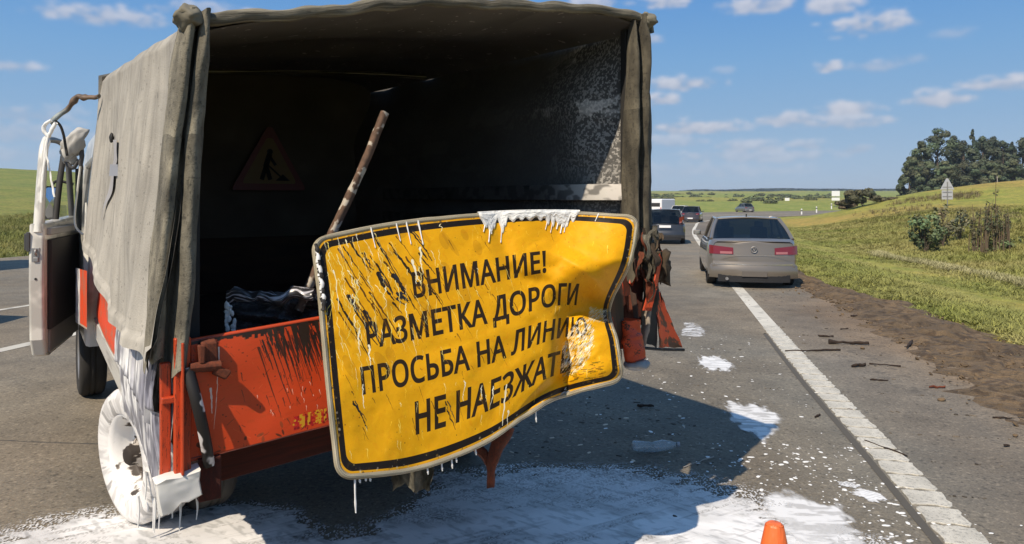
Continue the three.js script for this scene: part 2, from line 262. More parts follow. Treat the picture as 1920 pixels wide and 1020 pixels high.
function splash(px, py, w, h, turn, seed, label, thin = 0) {
  const c = gnd(px, py), N = 160; w *= 1.42; h *= 1.36;
  const am = grey(N, N, (u, v) => { const x = u * 2 - 1, y = v * 2 - 1, a = Math.atan2(y, x), rad = Math.hypot(x, y) * 1.3, e = 0.76 + (fbm(Math.cos(a) * 2 + 9, Math.sin(a) * 2 + 9, 3, seed) - 0.5) * 0.6; const st = fbm(x * 3 + 20, y * 22 + 20, 3, seed + 3); return sm(0.16, -0.10, rad - e + (fbm(u * 14, v * 14, 3, seed + 1) - 0.5) * 0.5) * (1 - (0.25 + thin) * sm(0.42, 0.58, st)) * (1 - thin * 0.5); });
  am.wrapS = am.wrapT = THREE.ClampToEdgeWrapping;
  const g = grid(8, 8, (u, v) => V((u - 0.5) * w, 0.0035 + 0.002 * (1 - Math.hypot(u - 0.5, v - 0.5)), (v - 0.5) * h), (u, v) => [u, v]);
  const m = one('paint_splash', g, phys({ color: new THREE.Color(0.78, 0.77, 0.75), alphaMap: am, transparent: true, roughness: 0.5 }), label, 'paint splash', 'white paint splashes on the right lane');
  m.position.copy(c); m.rotation.y = turn; m.castShadow = false; m.userData.kind = 'thing';
}
splash(1340, 681, 0.34, 0.85, -0.12, 11, 'round white paint splash by the orange corner piece of the truck');
splash(1410, 782, 0.40, 1.0, -0.1, 23, 'streaked white paint splash touching the edge of the truck shadow', 0.12);
splash(1300, 620, 0.30, 1.3, -0.2, 37, 'faint far paint splash, the farthest up the lane', 0.5);
splash(1520, 985, 0.46, 0.95, -0.1, 41, 'largest white paint splash, right behind the orange cone', 0.1);
splash(1628, 930, 0.16, 0.24, 0.3, 59, 'small white paint spot between the cone and the edge line');
splash(1590, 910, 0.10, 0.12, 0.8, 67, 'tiny paint spot just beyond the small white spot', 0.2);
{
  const r = rngOf(99), g = lump(1, 0.12, 1, 4, 0.4, 1), n = 620, im = new THREE.InstancedMesh(g, std({ color: new THREE.Color(0.8, 0.79, 0.76), roughness: 0.6 }), n), M = new THREE.Matrix4(), Q = new THREE.Quaternion();
  for (let i = 0; i < n; i++) {
    const a = r(), d = a < 0.6 ? rr(3.0, 5.0, r) : rr(3.5, 9, r), x = a < 0.6 ? 1.1 + (r() + r()) * 0.75 : lerp(0.6, 1.2 + d * 0.26, r()), s = 0.0035 + 0.011 * r() ** 3;
    Q.setFromAxisAngle(V(0, 1, 0), r() * 6.3); M.compose(V(x, roadY(d) + 0.001, -d), Q, V(s * rr(1, 2, r), s, s)); im.setMatrixAt(i, M);
  }
  im.name = 'paint_flecks'; im.receiveShadow = true; scene.add(im); tag(im, 'white paint flecks sprinkled over the right lane', 'paint flecks', null, 'stuff');
  const n2c = 1500, gr = new THREE.InstancedMesh(lump(1, 0.6, 1, 8, 0.4, 1), std({ roughness: 0.95 }), n2c);
  for (let i = 0; i < n2c; i++) {
    const a = r(), d = rr(2.6, 16, r), m = mAt(d), o = a < 0.55 ? 1.5 - 1.6 * r() ** 1.8 : a < 0.8 ? rr(-2.4, 0.9, r) : rr(1.2, 2.6, r), p = onRoad(m, o, 0.002), s = 0.003 + 0.012 * r() ** 4;
    Q.setFromAxisAngle(V(0, 1, 0), r() * 6.3); M.compose(p, Q, V(s * rr(0.8, 2.2, r), s * 0.8, s)); gr.setMatrixAt(i, M);
    if (i > 1240) { const q = 0.003 + 0.010 * r() ** 2; M.compose(V(rr(-0.2, 1.35, r), 0.001, -rr(4.5, 6.0, r)), Q, V(q * rr(1, 2.5, r), q * 0.5, q)); gr.setMatrixAt(i, M); }
    const k = i > 1240 && r() < 0.4 ? rr(0.3, 0.6, r) : rr(0.03, 0.16, r); gr.setColorAt(i, new THREE.Color(k * 1.15, k * 0.95, k * 0.72));
  }
  gr.name = 'gravel'; gr.castShadow = gr.receiveShadow = true; scene.add(gr); tag(gr, 'loose grit and crumbs on lane and shoulder', 'gravel', null, 'stuff');
}

// ---------------------------------------------------------------- the wrecked truck
// s runs along its tail from left to right, t from the tail to the nose, y up
const TS = Math.sin(0.5759), TC = Math.cos(0.5759), TX = -1.08, TD = 2.39;
const L = (s, y, t) => V(s - 1.03, y, -t);
function rear(px, py, t = 0) { const r = (px - 960) / F, s = (r * (TD + TC * t) - TX + TS * t) / (TC - TS * r), d = TD + TS * s + TC * t; return L(s, EYE - (py - HOR) / F * d, t); }
function flank(px, py, s = 0) { const r = (px - 960) / F, t = (TX + TC * s - r * (TD + TS * s)) / (TS + TC * r), d = TD + TS * s + TC * t; return L(s, EYE - (py - HOR) / F * d, t); }
const truck = thing('damaged_truck', 'orange flatbed truck with torn grey canvas cover, splashed with white paint', 'truck', V(TX + 1.03 * TC, 0, -(TD + 1.03 * TS)), 0.5759);
const toTruck = (p) => truck.worldToLocal(p.clone());
truck.updateMatrixWorld(true);
const part = (name, geo, mat, parent = truck, label) => { const m = mesh(name, geo, mat, parent); if (label) m.userData.label = label; return m; };
const seat = (g, s, y, t) => g.translate(s - 1.03, y, -t);
const bedY = (s) => 0.80 + 0.083 * s;

const tarpPix = (u, v) => { const a = fbm(u * 6, v * 6, 4, 101), w = fbm(u * 26, v * 3, 3, 103), f = hash3(u * 1024 | 0, v * 1024 | 0, 3), st = sm(0.56, 0.72, fbm(u * 3.3, v * 4, 4, 107)); let k = 0.645 + (a - 0.5) * 0.12 + (w - 0.5) * 0.12 + (f - 0.5) * 0.05; k -= st * 0.05 + sm(0.80, 1.0, v + (a - 0.5) * 0.3) * 0.06; const vs = sm(0.55, 0.75, fbm(u * 40, v * 1.6, 3, 108)); k -= vs * 0.045; const speck = sm(0.80, 0.84, fbm(u * 70, v * 70, 2, 109)) * 0.10; k -= speck; return [k * 1.0, k * 0.965, k * 0.895]; };
const weave = grey(512, 512, (u, v) => 0.5 + 0.25 * (hash3(u * 256 | 0, v * 256 | 0, 4) - 0.5) + (fbm(u * 20, v * 20, 3, 111, 20) - 0.5) * 0.9);
const tarpMat = std({ map: tex(1024, 1024, tarpPix), bumpMap: weave, bumpScale: 0.003, roughness: 0.92 });
const dirtyTarp = std({ map: tex(1024, 1024, (u, v) => { const c = tarpPix(u, v), d = fbm(u * 16, v * 7, 5, 113), e = sm(0.64, 0.74, fbm(u * 90, v * 60, 3, 117)), k = 0.83 - (d - 0.3) * 0.6 - e * 0.14; return [c[0] * k, c[1] * k * 0.985, c[2] * k * 0.92]; }), bumpMap: weave, bumpScale: 0.004, roughness: 0.95 });
const darkTarp = std({ map: dirtyTarp.map, color: new THREE.Color(0.55, 0.53, 0.5), bumpMap: weave, bumpScale: 0.004, roughness: 0.95 });  // darker copy of dirtyTarp, shade of the right flap put into its colour
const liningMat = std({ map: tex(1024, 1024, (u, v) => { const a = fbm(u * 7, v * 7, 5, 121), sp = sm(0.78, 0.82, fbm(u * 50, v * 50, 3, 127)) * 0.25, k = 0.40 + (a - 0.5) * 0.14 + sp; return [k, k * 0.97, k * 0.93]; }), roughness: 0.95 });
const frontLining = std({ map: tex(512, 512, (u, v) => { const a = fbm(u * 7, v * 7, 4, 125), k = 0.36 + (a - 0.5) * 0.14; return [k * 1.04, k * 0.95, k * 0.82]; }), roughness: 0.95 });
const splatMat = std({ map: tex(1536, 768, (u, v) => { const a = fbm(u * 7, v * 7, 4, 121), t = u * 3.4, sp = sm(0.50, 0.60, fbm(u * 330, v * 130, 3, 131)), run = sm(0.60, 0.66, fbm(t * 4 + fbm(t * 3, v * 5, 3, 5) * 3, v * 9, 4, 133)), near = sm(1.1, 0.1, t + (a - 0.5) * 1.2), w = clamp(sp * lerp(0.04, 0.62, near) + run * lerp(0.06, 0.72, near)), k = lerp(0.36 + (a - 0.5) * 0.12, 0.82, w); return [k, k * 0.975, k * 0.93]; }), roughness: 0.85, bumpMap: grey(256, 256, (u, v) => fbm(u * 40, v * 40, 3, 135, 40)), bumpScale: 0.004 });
const orangeCol = [0.86, 0.30, 0.11];
const orangeMat = std({ map: tex(512, 512, (u, v) => { const a = fbm(u * 7, v * 7, 4, 141, 7), b = fbm(u * 60, v * 60, 3, 143, 60), rust = sm(0.58, 0.68, a * 0.6 + b * 0.4), k = 0.92 + (a - 0.5) * 0.2; return [lerp(0.80 * k, 0.24, rust), lerp(0.285 * k, 0.12, rust), lerp(0.115 * k, 0.07, rust)]; }), roughness: 0.5 });
const rustMat = std({ map: tex(256, 256, (u, v) => { const a = fbm(u * 9, v * 9, 4, 151, 9), b = fbm(u * 40, v * 40, 2, 153, 40); const k = 0.6 + a * 0.5; return [lerp(0.36, 0.55, b) * k, lerp(0.2, 0.25, b) * k, 0.13 * k]; }), roughness: 0.9 });
const darkMat = std({ color: new THREE.Color(0.022, 0.020, 0.018), roughness: 0.75 });
const underMat = std({ map: tex(256, 256, (u, v) => { const a = fbm(u * 9, v * 9, 4, 157, 9); return [0.20 + a * 0.12, 0.15 + a * 0.08, 0.12 + a * 0.06]; }), roughness: 0.9 });
const rubberMat = std({ map: tex(256, 256, (u, v) => { const a = fbm(u * 20, v * 20, 3, 161, 20); const k = 0.13 + a * 0.08; return [k * 1.06, k, k * 0.93]; }), roughness: 0.88 });
const drippy = (u, v, seed = 0, base = null) => {            // thick white paint running down over something grey
  const st = fbm(u * 34, v * 2.6, 4, 171 + seed), bl = fbm(u * 9, v * 6, 3, 173 + seed), w = sm(0.40, 0.66, st * 0.65 + bl * 0.45), k = lerp(0.50, 0.90, w) * (0.86 + 0.28 * fbm(u * 80, v * 5, 2, 177 + seed)); return base && w < 0.16 ? base : [k * lerp(0.97, 1, w), k * lerp(0.97, 0.995, w), k * lerp(1.02, 0.98, w)];
};
const streakBump = grey(512, 512, (u, v) => fbm(u * 34, v * 2.6, 4, 171) * 0.7 + fbm(u * 70, v * 6, 2, 175) * 0.3);
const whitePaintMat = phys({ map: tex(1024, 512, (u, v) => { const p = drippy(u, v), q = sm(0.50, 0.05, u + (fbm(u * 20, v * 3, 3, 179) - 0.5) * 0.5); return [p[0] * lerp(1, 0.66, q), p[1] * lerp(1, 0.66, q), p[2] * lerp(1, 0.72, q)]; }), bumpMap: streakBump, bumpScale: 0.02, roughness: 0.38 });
const whiteCab = phys({ map: tex(256, 256, (u, v) => { const a = fbm(u * 6, v * 6, 4, 181, 6), k = 0.86 - sm(0.52, 0.7, a) * 0.14; return [k, k * 0.985, k * 0.94]; }), roughness: 0.32, clearcoat: 0.6, clearcoatRoughness: 0.2 });
const glassMat = phys({ color: new THREE.Color(0.75, 0.8, 0.8), transmission: 1, thickness: 0, roughness: 0.04, ior: 1.5 });
const tintGlass = phys({ color: new THREE.Color(0.16, 0.18, 0.19), transmission: 1, thickness: 0, roughness: 0.05, ior: 1.5 });
const steelMat = std({ color: new THREE.Color(0.34, 0.33, 0.32), metalness: 0.7, roughness: 0.45 });
const blobPaint = phys({ color: new THREE.Color(0.74, 0.73, 0.70), roughness: 0.35 });

// canvas cover: outer cloth and dark lining, each side its own cloth
const topL = (t) => lerp(2.24, 2.52, clamp(t / 3.4)), FRONT = 3.4;
const lowPts = [[-0.14, 1.15], [0.15, 1.135], [0.5, 1.105], [1.0, 1.085], [1.6, 1.12], [2.1, 1.18], [2.6, 1.24], [3.0, 1.29], [3.42, 1.34]];
const lowL = (t) => { let k = 1; while (k < lowPts.length - 1 && lowPts[k][0] < t) k++; const [a, b] = [lowPts[k - 1], lowPts[k]]; return lerp(a[1], b[1], clamp((t - a[0]) / (b[0] - a[0]))); };
const sideL = (u, v, off = 0) => {
  const t = lerp(-0.10 * v + 0.03, FRONT, u), y = lerp(topL(t), lowL(t), v);
  const sag = Math.sin(v * Math.PI) * 0.02 * Math.sin(u * 9.4 + 1), fold = 0.026 * v * Math.sin(u * 26 + v * 2 + 3 * fbm(u * 6, v * 2, 2, 201)) * sm(0.05, 0.3, v), cr = (fbm(u * 7, v * 3, 3, 203) - 0.5) * 0.035, hem = v > 0.965 ? 0.012 : 0;
  const crease = 0.03 * Math.exp(-(((u - 0.5 + (v - 0.5) * 0.18) / 0.025) ** 2)) * sm(0.25, 0.6, v);
  return L(lerp(0.02, -0.085, v ** 1.2) + sag - fold * 0.6 + cr - hem + crease - sm(0.0, 0.06, v) * 0.0 + (v < 0.03 ? (0.03 - v) * 1.2 : 0) + off, y + (v < 0.02 ? 0.012 : 0), t);
};
const canopy = part('canvas_side', grid(120, 90, (u, v) => sideL(u, v), (u, v) => [u * 1.9, 1 - v]), tarpMat, truck, 'left canvas side, pale grey and creased');
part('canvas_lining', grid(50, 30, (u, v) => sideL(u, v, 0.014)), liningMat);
const archPts = [[0, 2.22], [0.08, 2.245], [0.39, 2.305], [0.87, 2.415], [1.39, 2.475], [1.84, 2.51], [2.0, 2.505], [2.06, 2.49]];
const frontPts = [[0, 2.52], [0.12, 2.56], [0.5, 2.61], [1.03, 2.65], [1.6, 2.66], [1.95, 2.64], [2.06, 2.6]];
const arcY = (P, s) => { let k = 1; while (k < P.length - 1 && P[k][0] < s) k++; return lerp(P[k - 1][1], P[k][1], clamp((s - P[k - 1][0]) / (P[k][0] - P[k - 1][0]))); };
const roofAt = (u, v, off = 0) => { const s = lerp(0.04, 2.04, u), t = v * FRONT; return L(s, lerp(arcY(archPts, s), arcY(frontPts, s), v) - 0.035 * Math.sin(v * Math.PI * 3) ** 2 * Math.sin(u * Math.PI) + (fbm(u * 7, v * 8, 2, 207) - 0.5) * 0.03 * Math.sin(u * Math.PI) - 0.035 * (2 * u - 1) ** 8 + off, t); };
part('canvas_roof', grid(60, 60, (u, v) => roofAt(u, v), (u, v) => [u * 1.4, v * 2]), tarpMat);
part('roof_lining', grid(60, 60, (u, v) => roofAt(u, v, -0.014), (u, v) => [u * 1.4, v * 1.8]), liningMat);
const wallR = (t, y) => 2.06 - 0.17 * sm(0.0, 0.38, t) * sm(2.5, 2.1, y);
const sideR = (u, v, off) => { const t = u * u * 0.4 * FRONT + u * 0.6 * FRONT, top = lerp(2.49, 2.6, u), y = lerp(top, 1.30, v); return L(wallR(t, y) + 0.02 * v + (fbm(t * 2.6 + 40, v * 6, 3, 211) - 0.5) * 0.05 + off, y, t); };
part('canvas_side', grid(50, 30, (u, v) => sideR(u, v, 0.0)), tarpMat, truck, 'right canvas side, seen from inside and splashed white');
part('canvas_lining', grid(50, 40, (u, v) => sideR(u, v, -0.014)), splatMat);
part('canvas_front', grid(20, 20, (u, v) => L(u * 2.06, lerp(arcY(frontPts, u * 2.06), 1.0, v) + 0.0, FRONT - 0.005 + (fbm(u * 5, v * 5, 2, 213) - 0.5) * 0.04)), tarpMat);
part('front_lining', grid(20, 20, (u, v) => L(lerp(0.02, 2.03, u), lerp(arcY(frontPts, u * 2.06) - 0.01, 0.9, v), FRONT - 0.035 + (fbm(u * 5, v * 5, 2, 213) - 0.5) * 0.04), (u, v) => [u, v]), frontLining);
// rolled cloth along the rear arch
part('canvas_roll', shake(tube([...archPts.map(([s, y]) => L(s, y + 0.0, 0.0)), L(2.065, 2.44, 0)], (t, a) => 0.026 + 0.006 * Math.sin(t * 60 + a) * n2(t * 18, a, 4) + 0.006 * (n2(t * 40, a * 2, 9) - 0.5) - 0.004, 160, 14), 0.012, 9, 5), dirtyTarp);
// gathered flaps at the two rear corners
function flap(name, prof, base, tip, y0, y1, seed, mat, label) {
  const c = new THREE.CatmullRomCurve3(prof.map(([s, t]) => V(s, t, 0)), false, 'centripetal');
  const g = grid(90, 150, (u, v) => {
    const p = c.getPointAt(clamp(u)), top = sm(0.16, 0.0, v), k = lerp(1, 0.72, top), tw = (fbm(u * 5, v * 5, 3, seed) - 0.5);
    const mean = prof[6][0], s = mean + (p.x - mean) * k + lerp(base, tip, v) + tw * 0.02 + 0.005 * Math.sin(v * 6 + u * 4), t = p.y * k * (1 + 0.3 * Math.sin(v * 4 + u * 6 + seed)) + (fbm(u * 9, v * 5, 3, seed + 4) - 0.5) * (0.025 + 0.05 * top) + (fbm(u * 20, v * 9, 2, seed + 14) - 0.5) * 0.008;
    return L(s, lerp(y0, y1, v) + (fbm(u * 6, v * 3, 2, seed + 7) - 0.5) * 0.03 - (v > 0.95 ? (v - 0.95) * 2 * n2(u * 14, 1, seed) : 0), t);
  }, (u, v) => [u * 0.8, (1 - v) * 1.6]);
  part(name, g, mat, truck, label);
}
flap('canvas_flap', [[0.02, 0.16], [0.0, 0.10], [0.002, 0.02], [0.016, -0.045], [0.036, -0.035], [0.046, 0.035], [0.056, 0.03], [0.064, -0.04], [0.084, -0.065], [0.103, -0.045], [0.11, 0.04], [0.10, 0.12], [0.08, 0.16]], 0.004, -0.088, 2.275, 1.165, 301, dirtyTarp, 'gathered canvas flap at the left rear corner');
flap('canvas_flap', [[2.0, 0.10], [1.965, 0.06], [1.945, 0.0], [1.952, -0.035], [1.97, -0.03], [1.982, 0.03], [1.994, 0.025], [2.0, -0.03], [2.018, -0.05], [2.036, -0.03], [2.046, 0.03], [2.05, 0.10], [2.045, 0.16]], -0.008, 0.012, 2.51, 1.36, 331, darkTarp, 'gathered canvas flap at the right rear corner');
for (const [s, y] of [[0.03, 2.245], [2.04, 2.49]]) part('canvas_knot', shake(seat(lump(0.05, 0.038, 0.055, 7 + s * 9, 0.5, 4), s, y, -0.005), 0.03, 26, 3), dirtyTarp);
// frame bows and posts inside
for (const [s, y1] of [[0.06, 2.2], [2.0, 2.46]]) part('frame_post', seat(box(0.04, y1 - 0.95, 0.04), s, (y1 + 0.95) / 2, 0.09), darkMat);
part('roof_bow', tube([0.1, 0.5, 1.0, 1.5, 2.0].map((s) => L(s, lerp(arcY(archPts, s), arcY(frontPts, s), 0.66) - 0.05 - 0.05 * Math.sin(s * 1.55), 2.25)), 0.018, 30, 6), std({ map: tex(256, 64, (u, v) => { const w = sm(0.5, 0.62, fbm(u * 30, v * 4, 3, 9)); const k = lerp(0.2, 0.72, w); return [k, k * 0.97, k * 0.9]; }) }), truck, 'roof bow with flaking pale paint');
const litSlat = std({ map: tex(512, 128, (u, v) => { const w = sm(0.42, 0.56, fbm(u * 60, v * 16, 3, 141)), b = sm(0.35, 0.5, fbm(u * 8, v * 3, 3, 143)); const near = sm(0.30, 0.06, u + (b - 0.5) * 0.1), k = lerp(0.20, 0.84, clamp((w * 0.55 + b * 0.5) * lerp(0.22, 1, near))); return [k, k * 0.97, k * 0.92]; }), roughness: 0.8 });  // white splash, plus sunlight painted in towards the rear end
for (const [y, h] of [[1.685, 0.075], [1.50, 0.1]]) part('side_slat', grid(8, 30, (u, v) => { const k = Math.round(u * 8) % 8, t = 0.03 + v * 2.6, q = [[0, -0.5], [0, 0.5], [-0.006, 0.53], [-0.026, 0.53], [-0.032, 0.5], [-0.032, -0.5], [-0.026, -0.53], [-0.006, -0.53]][k]; return L(wallR(t, y) - 0.03 + q[0], y + q[1] * h, t); }, (u, v) => [v, u]), litSlat, truck, 'horizontal slat of the right side, splashed white, its sunlit rear end painted in');

// load bed
part('bed_floor', (() => { const g = new THREE.BoxGeometry(2.04, 0.05, 3.34, 6, 1, 4); const p = g.attributes.position; for (let i = 0; i < p.count; i++) p.setY(i, p.getY(i) + bedY(p.getX(i) + 1.03) + 0.035); return g.translate(0, 0, -1.71); })(), underMat);
const boardMap = tex(1024, 256, (u, v) => {                // u along the left side from tail to nose
  const a = fbm(u * 14, v * 4, 4, 221), b = fbm(u * 60, v * 20, 3, 223), edge = 0.375 + (fbm(v * 5, 3, 3, 225) - 0.5) * 0.09, w = sm(edge + 0.035, edge - 0.02, u), fade = sm(0.45, 0.65, a * 0.7 + b * 0.3);
  const o = [lerp(0.86, 0.72, fade), lerp(0.30, 0.40, fade), lerp(0.16, 0.31, fade)]; if (v < 0.02 + b * 0.03) o.splice(0, 3, 0.7, 0.62, 0.55); const p = drippy(u * 2, v);
  return [0, 1, 2].map((k) => lerp(o[k], p[k], w));
});
const boardMat = std({ map: boardMap, roughness: 0.5, bumpMap: streakBump, bumpScale: 0.004 });
{
  const g = grid(60, 12, (u, v) => { const t = 0.02 + u * 3.38; return L(-0.012 + 0.01 * Math.sin(u * 7) - 0.006 * Math.sin(v * 9), lerp(0.80, 1.2, 1 - v), t); });
  const b = grid(60, 2, (u, v) => L(0.02, lerp(0.80, 1.2, v), 0.02 + u * 3.38));
  part('side_board', merge([g, b]), boardMat, truck, 'left orange side board, its rear half coated in white paint');
}
part('side_rail', (() => { const g = new RoundedBoxGeometry(0.05, 0.12, 2.2, 2, 0.012); const p = g.attributes.position; return g.translate(0.0 - 1.03, 0.735, -2.55); })(), whiteCab, truck, 'white lower rail under the left side board');
{ // apron above the rear wheel, thick with paint
  const low = (t) => t < 0.22 ? 0.80 - 0.06 * sm(0, 0.2, t) : 0.60 + 0.10 * Math.cos((t - 0.85) * 2.2);
  const g = grid(70, 40, (u, v) => { const t = 0.015 + u * 1.30; const st = fbm(u * 44, v * 3, 4, 231) - 0.5; return L(-0.052 + st * 0.02 + (v > 0.5 ? 0.02 : 0) - 0.02 * Math.sin(v * 3.1), lerp(1.15, low(t), v) - (v > 0.97 ? st * 0.09 : 0), t); });
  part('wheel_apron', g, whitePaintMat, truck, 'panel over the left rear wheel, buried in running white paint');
}
part('side_board', seat(box(0.03, 0.4, 3.1), 2.05, 1.17, 1.8), orangeMat, truck, 'right orange side board');
part('head_board', seat(box(2.0, 0.42, 0.03), 1.03, 1.14, 3.36), underMat);
// tailgate with black and white runs
const tailTex = canvasTex(2048, 420, (c, w, h) => {
  c.fillStyle = '#d2471b'; c.fillRect(0, 0, w, h); const r = rngOf(404);
  for (let i = 0; i < 2600; i++) { c.fillStyle = `rgba(${150 + r() * 90 | 0},${50 + r() * 40 | 0},${15 + r() * 20 | 0},0.12)`; c.fillRect(r() * w, r() * h, 2 + r() * 26, 1 + r() * 10); }
  for (let i = 0; i < 300; i++) { c.fillStyle = `rgba(50,25,15,${0.3 + r() * 0.5})`; c.beginPath(); c.arc(r() * w, r() * h, 0.6 + r() * 2.2, 0, 7); c.fill(); }
  for (let i = 0; i < 420; i++) { const x = r() * w, y = r() * h; c.strokeStyle = ['rgba(60,30,20,0.5)', 'rgba(235,150,110,0.35)', 'rgba(110,50,25,0.45)'][i % 3]; c.lineWidth = 0.6 + r() * 1.8; c.beginPath(); c.moveTo(x, y); c.lineTo(x + (r() - 0.3) * 34, y + (r() - 0.5) * 40); c.stroke(); }
  for (let i = 0; i < 60; i++) { const x = r() * 560, y = r() < 0.5 ? r() * 40 : h - r() * 60; c.fillStyle = ['rgba(70,36,22,0.75)', 'rgba(130,70,40,0.6)'][i % 2]; c.beginPath(); c.ellipse(x, y, 2 + r() * 12, 1 + r() * 6, r() * 3, 0, 7); c.fill(); }
  c.fillStyle = '#2c1c16'; for (let i = 0; i < 200; i++) c.fillRect(i / 200 * w, 0, w / 200 + 1, 6 + r() * r() * 26);
  const run = (x, y, len, wd, lean, col) => { c.strokeStyle = col; c.lineCap = 'round'; let cx = x, cy = y; const n = 10; for (let k = 0; k < n; k++) { c.lineWidth = wd * (1 - k / n * 0.75) * (0.7 + r() * 0.5); c.beginPath(); c.moveTo(cx, cy); cx += lean * len / n + (r() - 0.5) * 2; cy += len / n; c.lineTo(cx, cy); c.stroke(); } };
  for (let i = 0; i < 150; i++) { const x = 215 + r() ** 0.75 * 300; run(x, 6 + r() * 60, 30 + r() * r() * 260, 1.5 + r() * 6, 0.3, r() < 0.8 ? '#2d211d' : '#5a2413'); }
  for (let i = 0; i < 16; i++) run(255 + r() * 240, 0, 60 + r() * 110, 8 + r() * 12, 0.12, '#33281f');
  for (let i = 0; i < 160; i++) run(640 + r() * 1400, r() * 80, 40 + r() * 240, 2 + r() * 9, 0.2, '#2d211d');
  for (let i = 0; i < 60; i++) run(150 + r() * 520, 120 + r() * 240, 10 + r() * 40, 1.5 + r() * 2, 0.2, '#3a241a');
  for (let i = 0; i < 240; i++) run(1440 + r() * 600, -10 + r() * 260, 120 + r() * 320, 6 + r() * 22, 0.1, ['#2b1b15', '#35211a', '#45281d'][i % 3]);
  run(86, 38, 130, 7, -0.03, '#ead9cf'); run(83, 170, 160, 3, -0.08, '#e5cabd'); run(60, 180, 90, 8, 0.0, '#dfc9be'); for (let i = 0; i < 18; i++) run(170 + r() * 380, 230 + r() * 100, 6 + r() * 20, 2, 0.1, '#f0d9cf');
  c.save(); c.translate(345, h - 64); for (let i = 0; i < 17; i++) { c.fillStyle = ['#d8a323', '#c21f22', '#d8a323', '#b5181c', '#e0b030'][Math.floor(i / 2 + r() * 1.5) % 5]; c.fillRect(i * 10 - 4, r() * 8 - 6, 13, 46 + r() * 8); } c.restore();
  for (let i = 0; i < 120; i++) { c.fillStyle = ['#d8a323', '#8e1a14', '#d2471b'][i % 3]; c.beginPath(); c.arc(340 + r() * 180, h - 64 + r() * 52, 1 + r() * 5, 0, 7); c.fill(); }
});
{
  const lean = 0.083, EX = 1.84 / 1.98;
  const top = (u) => 1.195 + lean * u * 1.98, bot = (u) => 0.815 + lean * u * 1.98;
  const face = grid(80, 14, (q, v) => { const u = q * EX; return L(0.035 + u * 1.98, lerp(top(u), bot(u), v), -0.03 - 0.006 * Math.sin(v * Math.PI) + (fbm(u * 9, v * 2, 2, 241) - 0.5) * 0.018); }, (q, v) => [q * EX, 1 - v]);
  part('tailgate', face, std({ map: tailTex, roughness: 0.42 }), truck, 'orange tailgate streaked with black and white runs');
  part('tailgate_edge', merge([tube([0, 0.25, 0.5, 0.92].map((u) => L(0.035 + u * 1.98, top(u), -0.02)), 0.009, 40, 6), tube([0, 0.4, 0.92].map((u) => L(0.035 + u * 1.98, bot(u), -0.02)), 0.010, 40, 6), grid(40, 2, (q, v) => { const u = q * 0.92; return L(0.035 + u * 1.98, lerp(top(u), bot(u), v), 0.0); })]), orangeMat);
}
// left corner post, its flanges, latch, prop bar
part('corner_post', merge([seat(box(0.05, 0.43, 0.03, 0, 0, 0, 0.006), 0.006, 1.0, -0.045), seat(box(0.008, 0.415, 0.05, 0, 0, 0, 0.003), 0.002, 0.995, -0.065), seat(box(0.03, 0.36, 0.03), -0.04, 0.955, -0.02), seat(box(0.05, 0.02, 0.05), -0.03, 1.02, -0.03)]), orangeMat, truck, 'rusty orange corner post at the left rear');
part('latch', merge([shake(seat(box(0.055, 0.10, 0.028, 0, 0, 0, 0.01), 0.085, 1.145, -0.055), 0.018, 34), shake(seat(new THREE.CylinderGeometry(0.016, 0.016, 0.09, 12).rotateZ(1.5708), 0.07, 1.118, -0.072), 0.008, 30), shake(seat(box(0.05, 0.03, 0.03, 0, 0, 0, 0.008).rotateZ(-0.5), 0.118, 1.095, -0.07), 0.014, 30), shake(seat(box(0.02, 0.06, 0.02, 0, 0, 0, 0.006), 0.06, 1.16, -0.075), 0.01, 30)]), rustMat);
part('prop_bar', tube([rear(352, 690, -0.07), rear(368, 750, -0.1), rear(386, 830, -0.085), rear(392, 872, -0.05)], (t, a) => 0.012 + 0.006 * Math.abs(Math.cos(a)), 24, 8), std({ map: tex(64, 256, (u, v) => { const w = sm(0.55, 0.62, fbm(u * 2 + 3, v * 6, 3, 5)); return [lerp(0.12, 0.85, w), lerp(0.10, 0.82, w), lerp(0.09, 0.8, w)]; }), roughness: 0.6 }), truck, 'dark prop bar flecked with white paint');
part('paint_plate', (() => { const q = slab([[0, 0], [0.03, 0.012], [0.07, 0.008], [0.126, 0.02], [0.122, -0.02], [0.128, -0.062], [0.10, -0.076], [0.074, -0.074], [0.045, -0.096], [0.02, -0.102], [0.012, -0.05]], 0.05); return shake(q, 0.016, 26).translate(-0.075 - 1.03, 0.775, 0.03); })(), phys({ map: tex(128, 128, (u, v) => { const k = 0.87 - sm(0.5, 0.7, fbm(u * 6, v * 6, 4, 5)) * 0.28; return [k, k * 0.985, k * 0.95]; }), roughness: 0.45, bumpMap: grey(128, 128, (u, v) => fbm(u * 14, v * 14, 3, 6)), bumpScale: 0.01 }), truck, 'white paint covered plate below the left rear corner');
for (const i of [0, 2, 3, 6]) { const s = -0.06 + i * 0.019 + (i % 2) * 0.006; part('paint_drip', tube([L(s, 0.70, -0.01), L(s + 0.004, 0.66 - (i * 37 % 5) * 0.008, -0.01), L(s, 0.645 - (i * 53 % 7) * 0.012, -0.01)], (t) => 0.005 * (1 - t * 0.7), 8, 6), blobPaint); }
